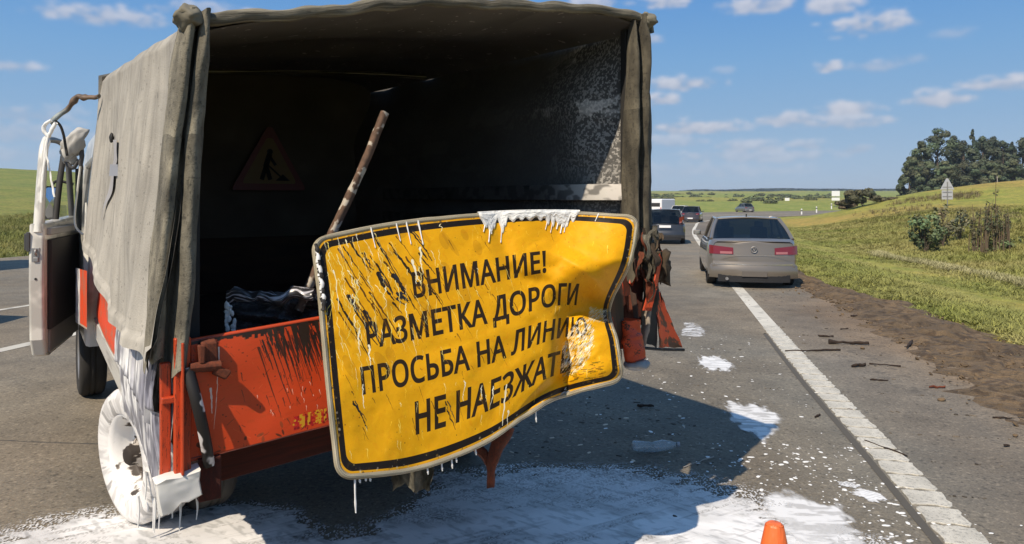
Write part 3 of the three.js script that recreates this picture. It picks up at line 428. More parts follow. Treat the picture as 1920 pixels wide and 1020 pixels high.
// chassis
part('rear_beam', merge([seat(box(1.95, 0.10, 0.06), 1.05, 0, 0.10).applyMatrix4(new THREE.Matrix4().makeRotationZ(0.083)).translate(0, 0.785, -0.07), seat(box(0.07, 0.14, 0.08), 0.09, 0.745, -0.005)]), std({ map: rustMat.map, color: new THREE.Color(0.42, 0.24, 0.20), roughness: 0.9 }), truck, 'dark red rear beam under the tailgate');
part('chassis_rail', seat(box(0.07, 0.14, 4.6), 0.65, 0.73, 2.4), underMat); part('chassis_rail', seat(box(0.07, 0.14, 4.6), 1.42, 0.79, 2.4), underMat);
part('rear_axle', merge([seat(new THREE.CylinderGeometry(0.055, 0.055, 1.5, 12).rotateZ(Math.PI / 2), 1.03, 0.38, 1.68), seat(lump(0.16, 0.16, 0.18, 5, 0.1, 2), 1.03, 0.38, 1.68)]), underMat);
part('mud_flap', seat(box(0.22, 0.36, 0.014), 0.32, 0.56, 1.16), darkMat); part('mud_flap', seat(box(0.32, 0.36, 0.014), 1.9, 0.6, 1.16), darkMat);
part('spare_tray', seat(box(0.7, 0.05, 0.9), 1.03, 0.6, 0.7), underMat);
part('fuel_tank', seat(new RoundedBoxGeometry(0.34, 0.3, 0.7, 3, 0.06), 0.32, 0.62, 2.9), underMat);
part('torn_bracket', merge([shake(tube([toTruck(at(948, 800, 2.9)), toTruck(at(925, 860, 2.87)), toTruck(at(922, 916, 2.85))], (t) => 0.035 * (1 - t * 0.6), 12, 8), 0.02, 20), shake(tube([toTruck(at(870, 815, 2.95)), toTruck(at(905, 850, 2.9)), toTruck(at(925, 880, 2.86))], 0.018, 10, 6), 0.02, 20)]), rustMat, truck, 'rusty bracket torn loose and hanging down');
part('hanging_rag', shake(grid(16, 12, (u, v) => toTruck(at(lerp(740, 815, u) - v * 6, lerp(850, 898 + 24 * n2(u * 7, 2, 3), v), 2.95 + 0.06 * Math.sin(u * 9)))), 0.03, 20), std({ map: dirtyTarp.map, color: new THREE.Color(0.55, 0.55, 0.52), roughness: 1 }), truck, 'grey rag hanging below the road sign');
// crushed right rear corner
{
  const W = (px, py, d) => toTruck(at(px, py, d));
  const sheet = (name, P, mat, lab, n = 14, amp = 0.02) => part(name, shake(grid(n, n, (u, v) => { const a = P[0].clone().lerp(P[1], u), b = P[3].clone().lerp(P[2], u); return a.lerp(b, v); }), amp, 16, P[0].x * 99 | 0), mat, truck, lab);
  sheet('crushed_panel', [W(1105, 420, 3.5), W(1212, 440, 3.56), W(1204, 612, 3.54), W(1150, 608, 3.5)], std({ map: rustMat.map, color: new THREE.Color(0.42, 0.33, 0.30), roughness: 0.9 }), 'crumpled dark red panel at the right rear corner');
  sheet('crushed_panel', [W(1212, 470, 3.5), W(1236, 540, 3.6), W(1232, 652, 3.62), W(1200, 640, 3.52)], darkMat, 'black torn panel beside the hanging orange plate');
  part('corner_post', shake(tube([W(1181, 600, 3.40), W(1182, 630, 3.40), W(1187, 652, 3.39), W(1190, 674, 3.39)], (t, a) => 0.043 + 0.005 * Math.exp(-(((t - 0.45) / 0.06) ** 2)) + 0.004 * Math.cos(3 * a) + 0.005 * t, 26, 18), 0.018, 24, 2), orangeMat, truck, 'torn orange post end at the right rear corner');
  part('post_shoe', shake(seat(lump(0.062, 0.024, 0.055, 15, 0.15, 3), 0, 0, 0).translate(1.03, 0, 0).applyMatrix4(new THREE.Matrix4().makeTranslation(...W(1194, 682, 3.38).toArray())), 0.02, 20), std({ color: new THREE.Color(0.33, 0.31, 0.29), roughness: 0.55, metalness: 0.3 }), truck, 'grey metal shoe under the torn post');
  part('bent_plate', (() => { const P = [W(1226, 535, 3.62), W(1240, 548, 3.66), W(1281, 652, 3.74), W(1240, 652, 3.6)]; const f = grid(10, 14, (u, v) => { const a = P[0].clone().lerp(P[1], u), b = P[3].clone().lerp(P[2], u); return a.lerp(b, v).add(V(0, 0, -0.02 * Math.sin(u * 3.1))); }); const g2 = f.clone(); g2.translate(0.01, -0.004, -0.02); return shake(merge([f, g2]), 0.02, 18, 4); })(), std({ map: tex(128, 256, (u, v) => { const w = sm(0.5, 0.62, fbm(u * 5, v * 9, 4, 145)); return [lerp(0.93, 0.45, w), lerp(0.37, 0.30, w), lerp(0.19, 0.2, w)]; }), roughness: 0.6 }), truck, 'orange plate bent outwards at the right rear corner');  // orange brighter than orangeMat, sunlight put into its colour
  part('grey_strut', shake(tube([W(1218, 535, 3.55), W(1214, 600, 3.5), W(1206, 648, 3.5)], (t, a) => 0.014 + 0.006 * Math.cos(2 * a), 16, 8), 0.015, 30), std({ map: tex(64, 128, (u, v) => { const k = 0.38 + 0.3 * fbm(u * 4, v * 16, 3, 8); return [k, k * 0.92, k * 0.82]; }) }), truck, 'dirty grey strut');
  part('plate_edge', tube([W(1202, 652, 3.5), W(1240, 655, 3.6), W(1282, 656, 3.74)], 0.008, 10, 6), darkMat);
  const r = rngOf(17), stripMats = [darkTarp, rustMat, std({ map: dirtyTarp.map, color: new THREE.Color(0.42, 0.32, 0.25), roughness: 1 }), dirtyTarp, std({ map: dirtyTarp.map, color: new THREE.Color(0.24, 0.18, 0.15), roughness: 1 })];
  for (let i = 0; i < 9; i++) part('bent_shard', shake(box(rr(0.02, 0.05, r), rr(0.05, 0.16, r), 0.008, 0, 0, 0, 0.002).rotateZ(rr(-0.8, 0.8, r)).rotateY(rr(-1, 1, r)).translate(...W(rr(1175, 1238, r), rr(470, 600, r), rr(3.4, 3.55, r)).toArray()), 0.03, 24, i), [rustMat, underMat, orangeMat][i % 3]);
  for (let i = 0; i < 38; i++) {
    const x0 = rr(1194, 1236, r), y0 = rr(420, 500, r), len = rr(22, 85, r), lean = rr(-0.25, 0.4, r), w = rr(4, 14, r), d = rr(3.42, 3.6, r), tw = rr(-2, 2, r), col = i % 3;
    part('torn_strip', shake(grid(4, 14, (u, v) => W(x0 + lean * len * v + (u - 0.5) * w * (1 - v * 0.5) * Math.cos(tw * v) + 5 * Math.sin(v * 5 + i), y0 + len * v, d + (u - 0.5) * 0.05 * Math.sin(tw * v) - 0.03 * Math.sin(v * 3))), 0.03, 24, i), stripMats[i % 5]);
  }
  part('rag_bundle', shake(lump(0.045, 0.085, 0.045, 21, 0.5, 3).translate(...W(1240, 498, 3.5).toArray()), 0.05, 26), std({ map: dirtyTarp.map, color: new THREE.Color(0.32, 0.25, 0.2), roughness: 1 }), truck, 'dark dirty bundle of cloth');
}
// wheels
const nutGeo = new THREE.CylinderGeometry(0.012, 0.012, 0.03, 6).rotateZ(Math.PI / 2);
function wheel(s, t, yaw, camber, tyreMat, rimMat, r = 0.345, w = 0.2, out = -1, y = r) {
  const g = new THREE.Group(); g.name = 'wheel'; truck.add(g); g.position.copy(L(s - out * w / 2, y, t)); g.rotation.set(0, yaw, camber, 'YZX');
  const prof = [[0.205, -0.075], [0.225, -0.095], [0.29, -0.104], [0.325, -0.094], [0.343, -0.07], [0.345, -0.03], [0.338, -0.025], [0.338, -0.015], [0.345, -0.01], [0.345, 0.01], [0.338, 0.015], [0.338, 0.025], [0.345, 0.03], [0.343, 0.07], [0.325, 0.094], [0.29, 0.104], [0.225, 0.095], [0.205, 0.075]].map(([a, b]) => new THREE.Vector2(a * r / 0.345, b * w / 0.208));
  const ty = new THREE.LatheGeometry(prof, 56).rotateZ(Math.PI / 2); mesh('tyre', ty, tyreMat, g);
  const o = out * w / 0.208;
  const rim = new THREE.LatheGeometry([[0.0, 0.02], [0.05, 0.025], [0.07, 0.005], [0.085, -0.01], [0.10, -0.035], [0.15, -0.04], [0.165, -0.02], [0.175, 0.03], [0.19, 0.07], [0.21, 0.09], [0.218, 0.085]].map(([a, b]) => new THREE.Vector2(a * r / 0.345, b)), 40).rotateZ(out < 0 ? Math.PI / 2 : -Math.PI / 2);
  mesh('rim', rim, rimMat, g);
  if (s === 0) for (let k = 0; k < 6; k++) { const a = k / 6 * 6.283; mesh('wheel_nut', nutGeo, steelMat, g).position.set(out * -0.03, Math.cos(a) * 0.105, Math.sin(a) * 0.105); }
  return g;
}
const tyrePaint = phys({ map: tex(1024, 512, (u, v) => { const a = fbm(u * 16, v * 5, 4, 251), b = fbm(u * 60, v * 10, 3, 253), w = sm(0.34, 0.5, a * 0.6 + b * 0.45), inner = sm(0.56, 0.44, v + (a - 0.5) * 0.2); const W = clamp(w + 0.55) * (1 - 0.4 * inner), k = lerp(0.34, 0.88, W) - 0.10 * sm(0.5, 0.7, b); return [k, k * 0.985, k * 0.965]; }), roughness: 0.45, bumpMap: streakBump, bumpScale: 0.006 });
const rimPaint = std({ map: tex(512, 512, (u, v) => { const a = fbm(u * 22, v * 5, 4, 261, 22), w = sm(0.55, 0.66, a + (v - 0.50) * 1.15); return [lerp(0.24, 0.9, w), lerp(0.20, 0.89, w), lerp(0.165, 0.87, w)]; }), roughness: 0.6 });
const rearWheel = wheel(-0.02, 1.66, 0.29, 0.05, tyrePaint, rimPaint, 0.345, 0.235); rearWheel.getObjectByName('rim').position.x = -0.022; rearWheel.getObjectByName('rim').scale.x = 0.85; for (const n of rearWheel.children) if (n.name === 'wheel_nut') n.position.x -= 0.02; mesh('hub', new THREE.LatheGeometry([[0, 0.085], [0.035, 0.085], [0.05, 0.07], [0.055, 0.03], [0.075, 0.02], [0.08, 0.0]].map((q) => new THREE.Vector2(...q)), 24).rotateZ(Math.PI / 2).translate(-0.012, 0, 0), std({ map: rimPaint.map, color: new THREE.Color(0.5, 0.46, 0.42), roughness: 0.8 }), rearWheel);  rearWheel.userData.label = 'left rear wheel coated in white paint';
wheel(0.28, 1.68, 0.1, 0, rubberMat, rimPaint); wheel(1.80, 1.68, 0, 0, rubberMat, steelMat, 0.345, 0.2, 1); wheel(2.03, 1.68, 0, 0, rubberMat, steelMat, 0.345, 0.2, 1);
wheel(-0.075, 4.58, 0, 0, rubberMat, steelMat); wheel(2.12, 4.58, 0, 0, rubberMat, steelMat, 0.345, 0.2, 1);
{ // paint hanging off the rear wheel
  const r = rngOf(31);
  for (let i = 0; i < 14; i++) { const s = rr(0.03, 0.2, r), t = 1.66 - 0.30 + rr(-0.03, 0.05, r), y = rr(0.16, 0.34, r); part('paint_drip', tube([L(s, y + 0.06, t - 0.005), L(s + 0.004, y, t - 0.015), L(s, y - rr(0.05, 0.14, r), t - 0.01)], (q) => 0.007 * (1 - q * 0.6), 8, 6), blobPaint); }
}
// cab
const CB0 = 3.52, CB1 = 5.05;
{
  const Y0 = 0.62, prof = [[CB0, Y0], [4.2, Y0], [4.22, 0.75], [4.32, 0.88], [4.58, 0.95], [4.84, 0.88], [4.94, 0.7], [5.62, 0.62], [5.72, 0.8], [5.66, 1.12], [5.2, 1.3], [4.62, 2.02], [4.4, 2.1], [CB0 + 0.06, 2.12], [CB0, 2.04]];
  const s = new THREE.Shape(prof.map(([t, y]) => new THREE.Vector2(t, y)));
  const win = new THREE.Path([[CB0 + 0.12, 1.40], [4.72, 1.36], [4.5, 1.93], [CB0 + 0.12, 1.96]].map((q) => new THREE.Vector2(...q))); s.holes.push(win);
  const g = new THREE.ExtrudeGeometry(s, { depth: 2.02, bevelEnabled: true, bevelSize: 0.03, bevelThickness: 0.03, bevelSegments: 2, steps: 1 });
  const p = g.attributes.position; for (let i = 0; i < p.count; i++) { const t = p.getX(i), y = p.getY(i); let q = p.getZ(i) - 1.01; q *= y > 1.4 ? 1 - (y - 1.4) * 0.10 : 1; p.setXYZ(i, q, y, -t); } g.computeVertexNormals(); g.translate(-0.07, 0, 0);
  const gi = g.index; if (gi) for (let i = 0; i < gi.count; i += 3) { const a = gi.getX(i); gi.setX(i, gi.getX(i + 1)); gi.setX(i + 1, a); }
  part('cab_body', plain(g), whiteCab, truck, 'white truck cab');
  part('cab_interior', seat(box(1.9, 0.5, 1.0), 0.98, 1.2, 4.0), darkMat);
  for (const [x, y] of [[0.4, 1.62], [1.4, 1.62]]) part('seat', seat(new RoundedBoxGeometry(0.46, 0.62, 0.14, 3, 0.06), x, y - 0.12, 3.95), std({ color: new THREE.Color(0.03, 0.03, 0.032), roughness: 0.9 }));
  part('windscreen', grid(2, 2, (u, v) => L(lerp(0.08, 1.86, u), lerp(1.34, 1.98, v), lerp(5.18, 4.66, v))), tintGlass);
  part('quarter_window', (() => { const q = (px, py) => toTruck(at(px, py, 5.32)); return merge([grid(2, 4, (u, v) => q(lerp(141, 156 - 3 * v, u), lerp(316, 432, v)))]); })(), std({ color: new THREE.Color(0.02, 0.025, 0.028), roughness: 0.08 }));
  part('window_trim', tube([[151, 312], [146, 350], [142, 425], [156, 440]].map(([x, y]) => toTruck(at(x, y, 5.29))), 0.008, 20, 6), whiteCab); part('window_trim', tube([[163, 380], [162, 420], [163, 448]].map(([x, y]) => toTruck(at(x, y, 5.25))), 0.013, 12, 6), whiteCab);
  part('orange_stripe', (() => { const q = (px, py, d) => toTruck(at(px, py, d)); return grid(4, 6, (u, v) => q(lerp(142, 163, u), lerp(502 + u * 6, 604 + u * 14, v), 5.24 - u * 0.25)); })(), boardMat);
}
// open door of the cab, hinged at its front
{
  const H = at(142, 500, 6.02), Fe = at(79, 500, 5.03), dir = V(Fe.x - H.x, 0, Fe.z - H.z), len = dir.length(); dir.normalize();
  const outw = V(dir.z, 0, -dir.x); if (outw.x > 0) outw.negate();
  const door = new THREE.Group(); door.name = 'door'; door.userData.label = 'white cab door standing open, dark inside panel'; truck.add(door);
  const B = new THREE.Matrix4().makeBasis(dir, V(0, 1, 0), outw).setPosition(H.x, 0, H.z), T = new THREE.Matrix4().copy(truck.matrixWorld).invert().multiply(B);
  const put = (name, g, mat, lab) => { const m = mesh(name, plain(g).applyMatrix4(T), mat, door); if (lab) m.userData.label = lab; return m; };
  const X = (a) => a * len;
  const outline = [[0.06, 0.66], [0.18, 0.585], [0.85, 0.575], [0.95, 0.60], [1.0, 0.70], [1.02, 1.1], [1.0, 1.46], [0.02, 1.49], [0, 1.3], [0.0, 0.8]];
  const sh = new THREE.Shape(outline.map(([a, y]) => new THREE.Vector2(X(a), y)));
  put('door_shell', new THREE.ExtrudeGeometry(sh, { depth: 0.055, bevelEnabled: true, bevelSize: 0.022, bevelThickness: 0.018, bevelSegments: 4 }), whiteCab);
  put('window_frame', tube([[1.0, 1.42], [0.97, 1.6], [0.92, 1.83], [0.87, 2.0], [0.80, 2.065]].map(([a, y]) => V(X(a), y, 0.02)), (t, q) => 0.030 + 0.012 * Math.abs(Math.sin(q)) - 0.008 * t, 24, 10), whiteCab, 'white rear upright of the door window');
  put('window_frame', tube([[0.82, 2.065], [0.55, 2.08], [0.3, 2.06], [0.2, 2.0], [0.1, 1.72], [0.03, 1.46]].map(([a, y]) => V(X(a), y, 0.02)), 0.022, 30, 8), std({ color: new THREE.Color(0.12, 0.12, 0.12), roughness: 0.5 }), 'dark upper rail of the door window');
  put('door_panel', box(X(0.90), 0.62, 0.03, X(0.5), 1.06, -0.03, 0.01), std({ color: new THREE.Color(0.02, 0.018, 0.017), roughness: 0.8 }), 'dark inside panel of the open door');
  put('lower_panel', box(X(0.86), 0.16, 0.02, X(0.5), 0.67, -0.022, 0.01), std({ color: new THREE.Color(0.2, 0.195, 0.185), roughness: 0.6 }));
  put('sill_rail', box(X(0.92), 0.05, 0.03, X(0.5), 1.425, -0.03, 0.01), std({ color: new THREE.Color(0.30, 0.29, 0.28), roughness: 0.5 }));
  put('window_bar', tube([V(X(0.52), 1.46, 0.03), V(X(0.40), 1.75, 0.03), V(X(0.26), 1.99, 0.03)], 0.022, 12, 8), darkMat);
  put('window_seal', tube([V(X(0.06), 1.485, 0), V(X(0.5), 1.475, 0), V(X(0.97), 1.46, 0)], 0.016, 16, 6), darkMat);
  put('window_glass', grid(2, 2, (u, v) => V(X(lerp(0.06, 0.5, u)), lerp(1.46, 1.6, v), 0.05)), glassMat);
  put('latch', merge([box(0.02, 0.10, 0.05, X(1.025), 1.27, 0.03), new THREE.TorusGeometry(0.018, 0.007, 6, 14).translate(X(1.035), 1.29, 0.028), box(0.03, 0.03, 0.03, X(1.03), 1.24, 0.028)]), steelMat);
  put('handle', merge([box(0.16, 0.11, 0.03, X(0.95), 1.36, 0.085), box(0.06, 0.13, 0.02, X(1.01), 1.36, 0.075)]), std({ color: new THREE.Color(0.06, 0.06, 0.062), roughness: 0.5 }));
  put('bolt', new THREE.CylinderGeometry(0.008, 0.008, 0.01, 10).rotateZ(Math.PI / 2).translate(X(1.04), 1.11, 0.028), darkMat);
}
{ // mirror, seen through the door window
  const g = new THREE.Group(); g.name = 'wing_mirror'; truck.add(g); const c = (x, y, d = 5.95) => toTruck(at(x, y, d));
  const P = [[77, 354], [84, 350], [104, 352], [110, 357], [109, 402], [103, 408], [82, 410], [78, 404]];
  const front = c(93, 380, 5.9), shp = (d, k) => P.map(([x, y]) => c(93 + (x - 93) * k, 380 + (y - 380) * k, d));
  const ring = [shp(5.93, 1), shp(5.9, 1.06), shp(6.02, 1.0), shp(6.05, 0.6)], hull = [];
  for (let q = 0; q < 3; q++) hull.push(grid(8, 1, (u, v) => { const i = Math.round(u * 8) % 8; return v < 0.5 ? ring[q][i].clone() : ring[q + 1][i].clone(); }));
  mesh('mirror_shell', merge(hull), darkMat, g);
  mesh('mirror_glass', grid(8, 1, (u, v) => v < 0.5 ? front.clone() : shp(5.925, 0.98)[Math.round(u * 8) % 8]), std({ color: new THREE.Color(0.55, 0.58, 0.62), metalness: 1, roughness: 0.1 }), g);
  mesh('mirror_arm', tube([c(95, 408, 6), c(100, 425, 6.05), c(135, 430, 6.05)], 0.014, 10, 6), darkMat, g); mesh('mirror_arm', tube([c(95, 352, 6), c(105, 340, 6.05), c(138, 345, 6.1)], 0.012, 10, 6), darkMat, g);
}
// buckle strap on the left canvas
{
  const q = (x, y, o = -0.012) => { const p = flank(x, y, -0.02); const v = clamp((topL(-p.z) - p.y) / (topL(-p.z) - lowL(-p.z))), u = clamp((-p.z - 0.03) / (FRONT - 0.03)); const b = sideL(u, v, o); return V(b.x, p.y, p.z); };
  part('canvas_patch', grid(6, 10, (u, v) => q(lerp(206, 221, u), lerp(308, 330, v))), std({ color: new THREE.Color(0.27, 0.28, 0.31), roughness: 0.9 }), truck, 'blue grey patch on the left canvas');
  const strapM = std({ color: new THREE.Color(0.33, 0.32, 0.32), roughness: 0.9 }); part('canvas_strap', grid(3, 20, (u, v) => q(lerp(211, 218, u) + 3 * Math.sin(v * 3), lerp(262, 310, v))), strapM); part('canvas_strap', grid(3, 20, (u, v) => q(lerp(210, 216, u) - 10 * v * v - u * 4 * v, lerp(330, 408, v))), strapM);
  part('eyelet', seat(lump(0.012, 0.03, 0.03, 3, 0.2, 2), 0, 0, 0).translate(1.03, 0, 0).translate(...q(205, 258, -0.014).toArray()), darkMat);
}

// ---------------------------------------------------------------- the bent yellow road sign hanging on the tail
const signTex = canvasTex(2048, 1400, (c, w, h) => {
  const r = rngOf(808), X = (u) => u * w, Y = (v) => v * h;
  c.fillStyle = '#15120e'; c.fillRect(0, 0, w, h);
  c.fillStyle = '#8d8474'; c.fillRect(0, 0, w, h);
  const rr2 = (x, y, ww, hh, q) => { c.beginPath(); c.moveTo(x + q, y); c.arcTo(x + ww, y, x + ww, y + hh, q); c.arcTo(x + ww, y + hh, x, y + hh, q); c.arcTo(x, y + hh, x, y, q); c.arcTo(x, y, x + ww, y, q); c.closePath(); c.fill(); };
  c.fillStyle = '#d89a17'; rr2(14, 14, w - 28, h - 28, 80);
  c.fillStyle = '#1d1712'; rr2(26, 26, w - 52, h - 52, 76);
  c.fillStyle = '#dc9f07'; rr2(64, 64, w - 128, h - 128, 58);
  for (let i = 0; i < 5200; i++) { c.fillStyle = r() < 0.55 ? `rgba(${180 + r() * 40 | 0},${112 + r() * 40 | 0},0,0.10)` : `rgba(245,${170 + r() * 40 | 0},${30 + r() * 40 | 0},0.09)`; c.beginPath(); c.ellipse(66 + r() * (w - 132), 66 + r() * (h - 132), 2 + r() * 26, 2 + r() * 9, r() * 3, 0, 7); c.fill(); }
  c.fillStyle = '#2b2012'; c.textBaseline = 'middle'; c.textAlign = 'left';
  const line = (s, u0, u1, v, cap) => { c.font = '200px sans-serif'; c.strokeStyle = c.fillStyle; c.lineWidth = 9; c.lineJoin = 'miter'; const m = c.measureText(s).width; c.save(); c.translate(X(u0), Y(v)); c.scale((X(u1) - X(u0)) / m, cap * h / 146); c.fillText(s, 0, 6); c.strokeText(s, 0, 6); c.restore(); };
  line('ВНИМАНИЕ!', 0.285, 0.705, 0.275, 0.112);
  line('РАЗМЕТКА ДОРОГИ', 0.125, 0.835, 0.453, 0.112);
  line('ПРОСЬБА НА ЛИНИЮ', 0.095, 0.885, 0.64, 0.112);
  line('НЕ НАЕЗЖАТЬ', 0.255, 0.825, 0.825, 0.112);
  const run = (x, y, len, wd, lean, col, wob = 2) => { c.strokeStyle = col; c.lineCap = 'round'; c.lineJoin = 'round'; let cx = x, cy = y; const n = 14; for (let k = 0; k < n; k++) { c.lineWidth = wd * (1 - k / n * 0.7) * (0.6 + r() * 0.7); c.beginPath(); c.moveTo(cx, cy); cx += lean * len / n + (r() - 0.5) * wob * 2; cy += len / n * (0.6 + r() * 0.8); c.lineTo(cx, cy); c.stroke(); } };
  for (let i = 0; i < 34; i++) run(X(0.05 + r() * 0.3), Y(0.04 + r() * 0.3), 60 + r() * 260, 4 + r() * 10, 0.5, r() < 0.7 ? '#2b2214' : '#5d3d10', 3);
  for (let i = 0; i < 50; i++) run(X(0.05 + r() * 0.55), Y(0.1 + r() * 0.75), 20 + r() * 110, 2 + r() * 4, 0.4, '#6b4710', 2);
  for (const [u, v, l, q] of [[0.085, 0.27, 330, 18], [0.13, 0.35, 250, 16], [0.19, 0.20, 160, 22], [0.235, 0.22, 130, 26], [0.31, 0.04, 210, 12], [0.2, 0.05, 330, 10], [0.07, 0.72, 160, 12], [0.36, 0.8, 150, 9], [0.15, 0.1, 120, 12]]) { run(X(u), Y(v), l, q, 0.42, '#231d17', 5); run(X(u + 0.006), Y(v), l * 0.8, q * 0.6, 0.42, '#2a2b33', 5); }
  for (let i = 0; i < 12; i++) run(X(0.235 + r() * 0.02), Y(0.29 + r() * 0.04), 20 + r() * 30, 10, 0.2 + r(), '#23252c', 6);
  for (let i = 0; i < 46; i++) { const u = r() ** 1.5 * 0.36 + 0.04; run(X(u), Y(0.02 + r() * 0.42), 50 + r() * 170, 2 + r() * 6, (r() - 0.45) * 0.4, ['#ecd98c', '#e8cf62', '#f1e6b8'][i % 3], 9); }
  for (let i = 0; i < 90; i++) run(X(0.04 + r() * 0.9), Y(0.08 + r() * 0.84), 12 + r() * 60, 1.5 + r() * 3.5, (r() - 0.5) * 0.3, ['#f0cf58', '#edd689', '#f3bf2e'][i % 3], 3);
  for (const [u, v, l, q] of [[0.05, 0.15, 260, 9], [0.11, 0.42, 180, 10], [0.135, 0.5, 120, 12], [0.3, 0.17, 130, 14], [0.105, 0.66, 130, 9], [0.57, 0.82, 200, 14], [0.585, 0.93, 80, 9], [0.52, 0.8, 120, 8], [0.42, 0.74, 110, 7], [0.48, 0.78, 90, 7], [0.33, 0.12, 150, 12]]) run(X(u), Y(v), l, q, -0.05, '#efe6c6', 5);
  for (let i = 0; i < 26; i++) { const u = 0.03 + r() * 0.5, v = r() * 0.6; c.fillStyle = 'rgba(120,78,10,0.16)'; c.beginPath(); c.ellipse(X(u), Y(v), 20 + r() * 80, 8 + r() * 30, 1 + r() * 0.4, 0, 7); c.fill(); }
  for (let i = 0; i < 700; i++) { c.fillStyle = ['rgba(40,30,16,0.55)', 'rgba(90,60,14,0.5)', 'rgba(250,225,140,0.5)'][i % 3]; c.beginPath(); c.arc(X(0.03 + r() * 0.94), Y(0.03 + r() * 0.94), 0.8 + r() * r() * 4, 0, 7); c.fill(); }
  for (let i = 0; i < 90; i++) run(X(0.03 + r() * r() * 0.6), Y(r() * 0.6), 30 + r() * 130, 1 + r() * 2.4, 0.1 + (r() - 0.5) * 0.4, ['#f1e3a2', '#efd877', '#f6eecb'][i % 3], 4);
  for (let i = 0; i < 60; i++) run(X(0.5 + r() * 0.32), Y(0.05 + r() * 0.5), 10 + r() * 60, 1 + r() * 2, 0.2, ['#8f5e0a', '#f3c640'][i % 2], 3);
  // scraped patch at the fold
  for (let i = 0; i < 900; i++) { const a = r() * 6.28, q = Math.sqrt(r()), u = 0.842 + Math.cos(a) * q * 0.062 + (r() - 0.5) * 0.02, v = 0.755 + Math.sin(a) * q * 0.15 - (u - 0.84) * 0.9; const k = 175 + r() * 80; c.fillStyle = r() < 0.09 ? 'rgba(50,44,38,0.7)' : `rgba(${k | 0},${k * 0.97 | 0},${k * 0.9 | 0},${0.35 + r() * 0.6})`; c.save(); c.translate(X(u), Y(v)); c.rotate(-0.9); c.fillRect(0, 0, 4 + r() * 34, 2 + r() * 7); c.restore(); }
  for (let i = 0; i < 260; i++) { const v = 0.52 + r() * 0.09, u = 0.94 + (r() - 0.5) * 0.1; const k = 165 + r() * 85; c.fillStyle = `rgba(${k | 0},${k * 0.96 | 0},${k * 0.86 | 0},0.7)`; c.save(); c.translate(X(u), Y(v)); c.rotate(-0.7); c.fillRect(0, 0, 4 + r() * 40, 2 + r() * 5); c.restore(); }
  for (let i = 0; i < 80; i++) { const u = 0.79 + r() * 0.14, v = 0.86 + r() * 0.1; c.fillStyle = `rgba(${60 + r() * 60 | 0},${45 + r() * 40 | 0},10,0.5)`; c.fillRect(X(u), Y(v), 6 + r() * 40, 3 + r() * 8); }
  for (let i = 0; i < 400; i++) { const e = r() * 4 | 0, q = r(), o = r() * 40; const x = e === 0 ? q * w : e === 1 ? w - o : e === 2 ? q * w : o, y = e === 0 ? o : e === 1 ? q * h : e === 2 ? h - o : q * h; c.fillStyle = ['rgba(210,200,180,0.5)', 'rgba(60,48,34,0.6)', 'rgba(150,120,60,0.5)'][i % 3]; c.beginPath(); c.arc(x, y, 2 + r() * 7, 0, 7); c.fill(); }
});
const SP = [
  [[588, 450], [730, 421], [890, 404], [1050, 399], [1197, 406]],
  [[601, 555], [748, 528], [900, 500], [1052, 478], [1181, 492]],
  [[611, 662], [760, 635], [910, 602], [1048, 568], [1143, 577]],
  [[622, 775], [770, 745], [915, 705], [1040, 653], [1157, 640]],
  [[636, 895], [775, 880], [908, 830], [1030, 752], [1168, 712]]];
const cub = (p, t) => { const x = clamp(t) * 4, i = Math.min(3, Math.floor(x)), f = x - i, P = (k) => p[k] ?? (k < 0 ? [2 * p[0][0] - p[1][0], 2 * p[0][1] - p[1][1]] : [2 * p[4][0] - p[3][0], 2 * p[4][1] - p[3][1]]); return [0, 1].map((c) => { const a = P(i - 1)[c], b = P(i)[c], d = P(i + 1)[c], e = P(i + 2)[c]; return b + 0.5 * f * (d - a + f * (2 * a - 5 * b + 4 * d - e + f * (3 * (b - d) + e - a))); }); };
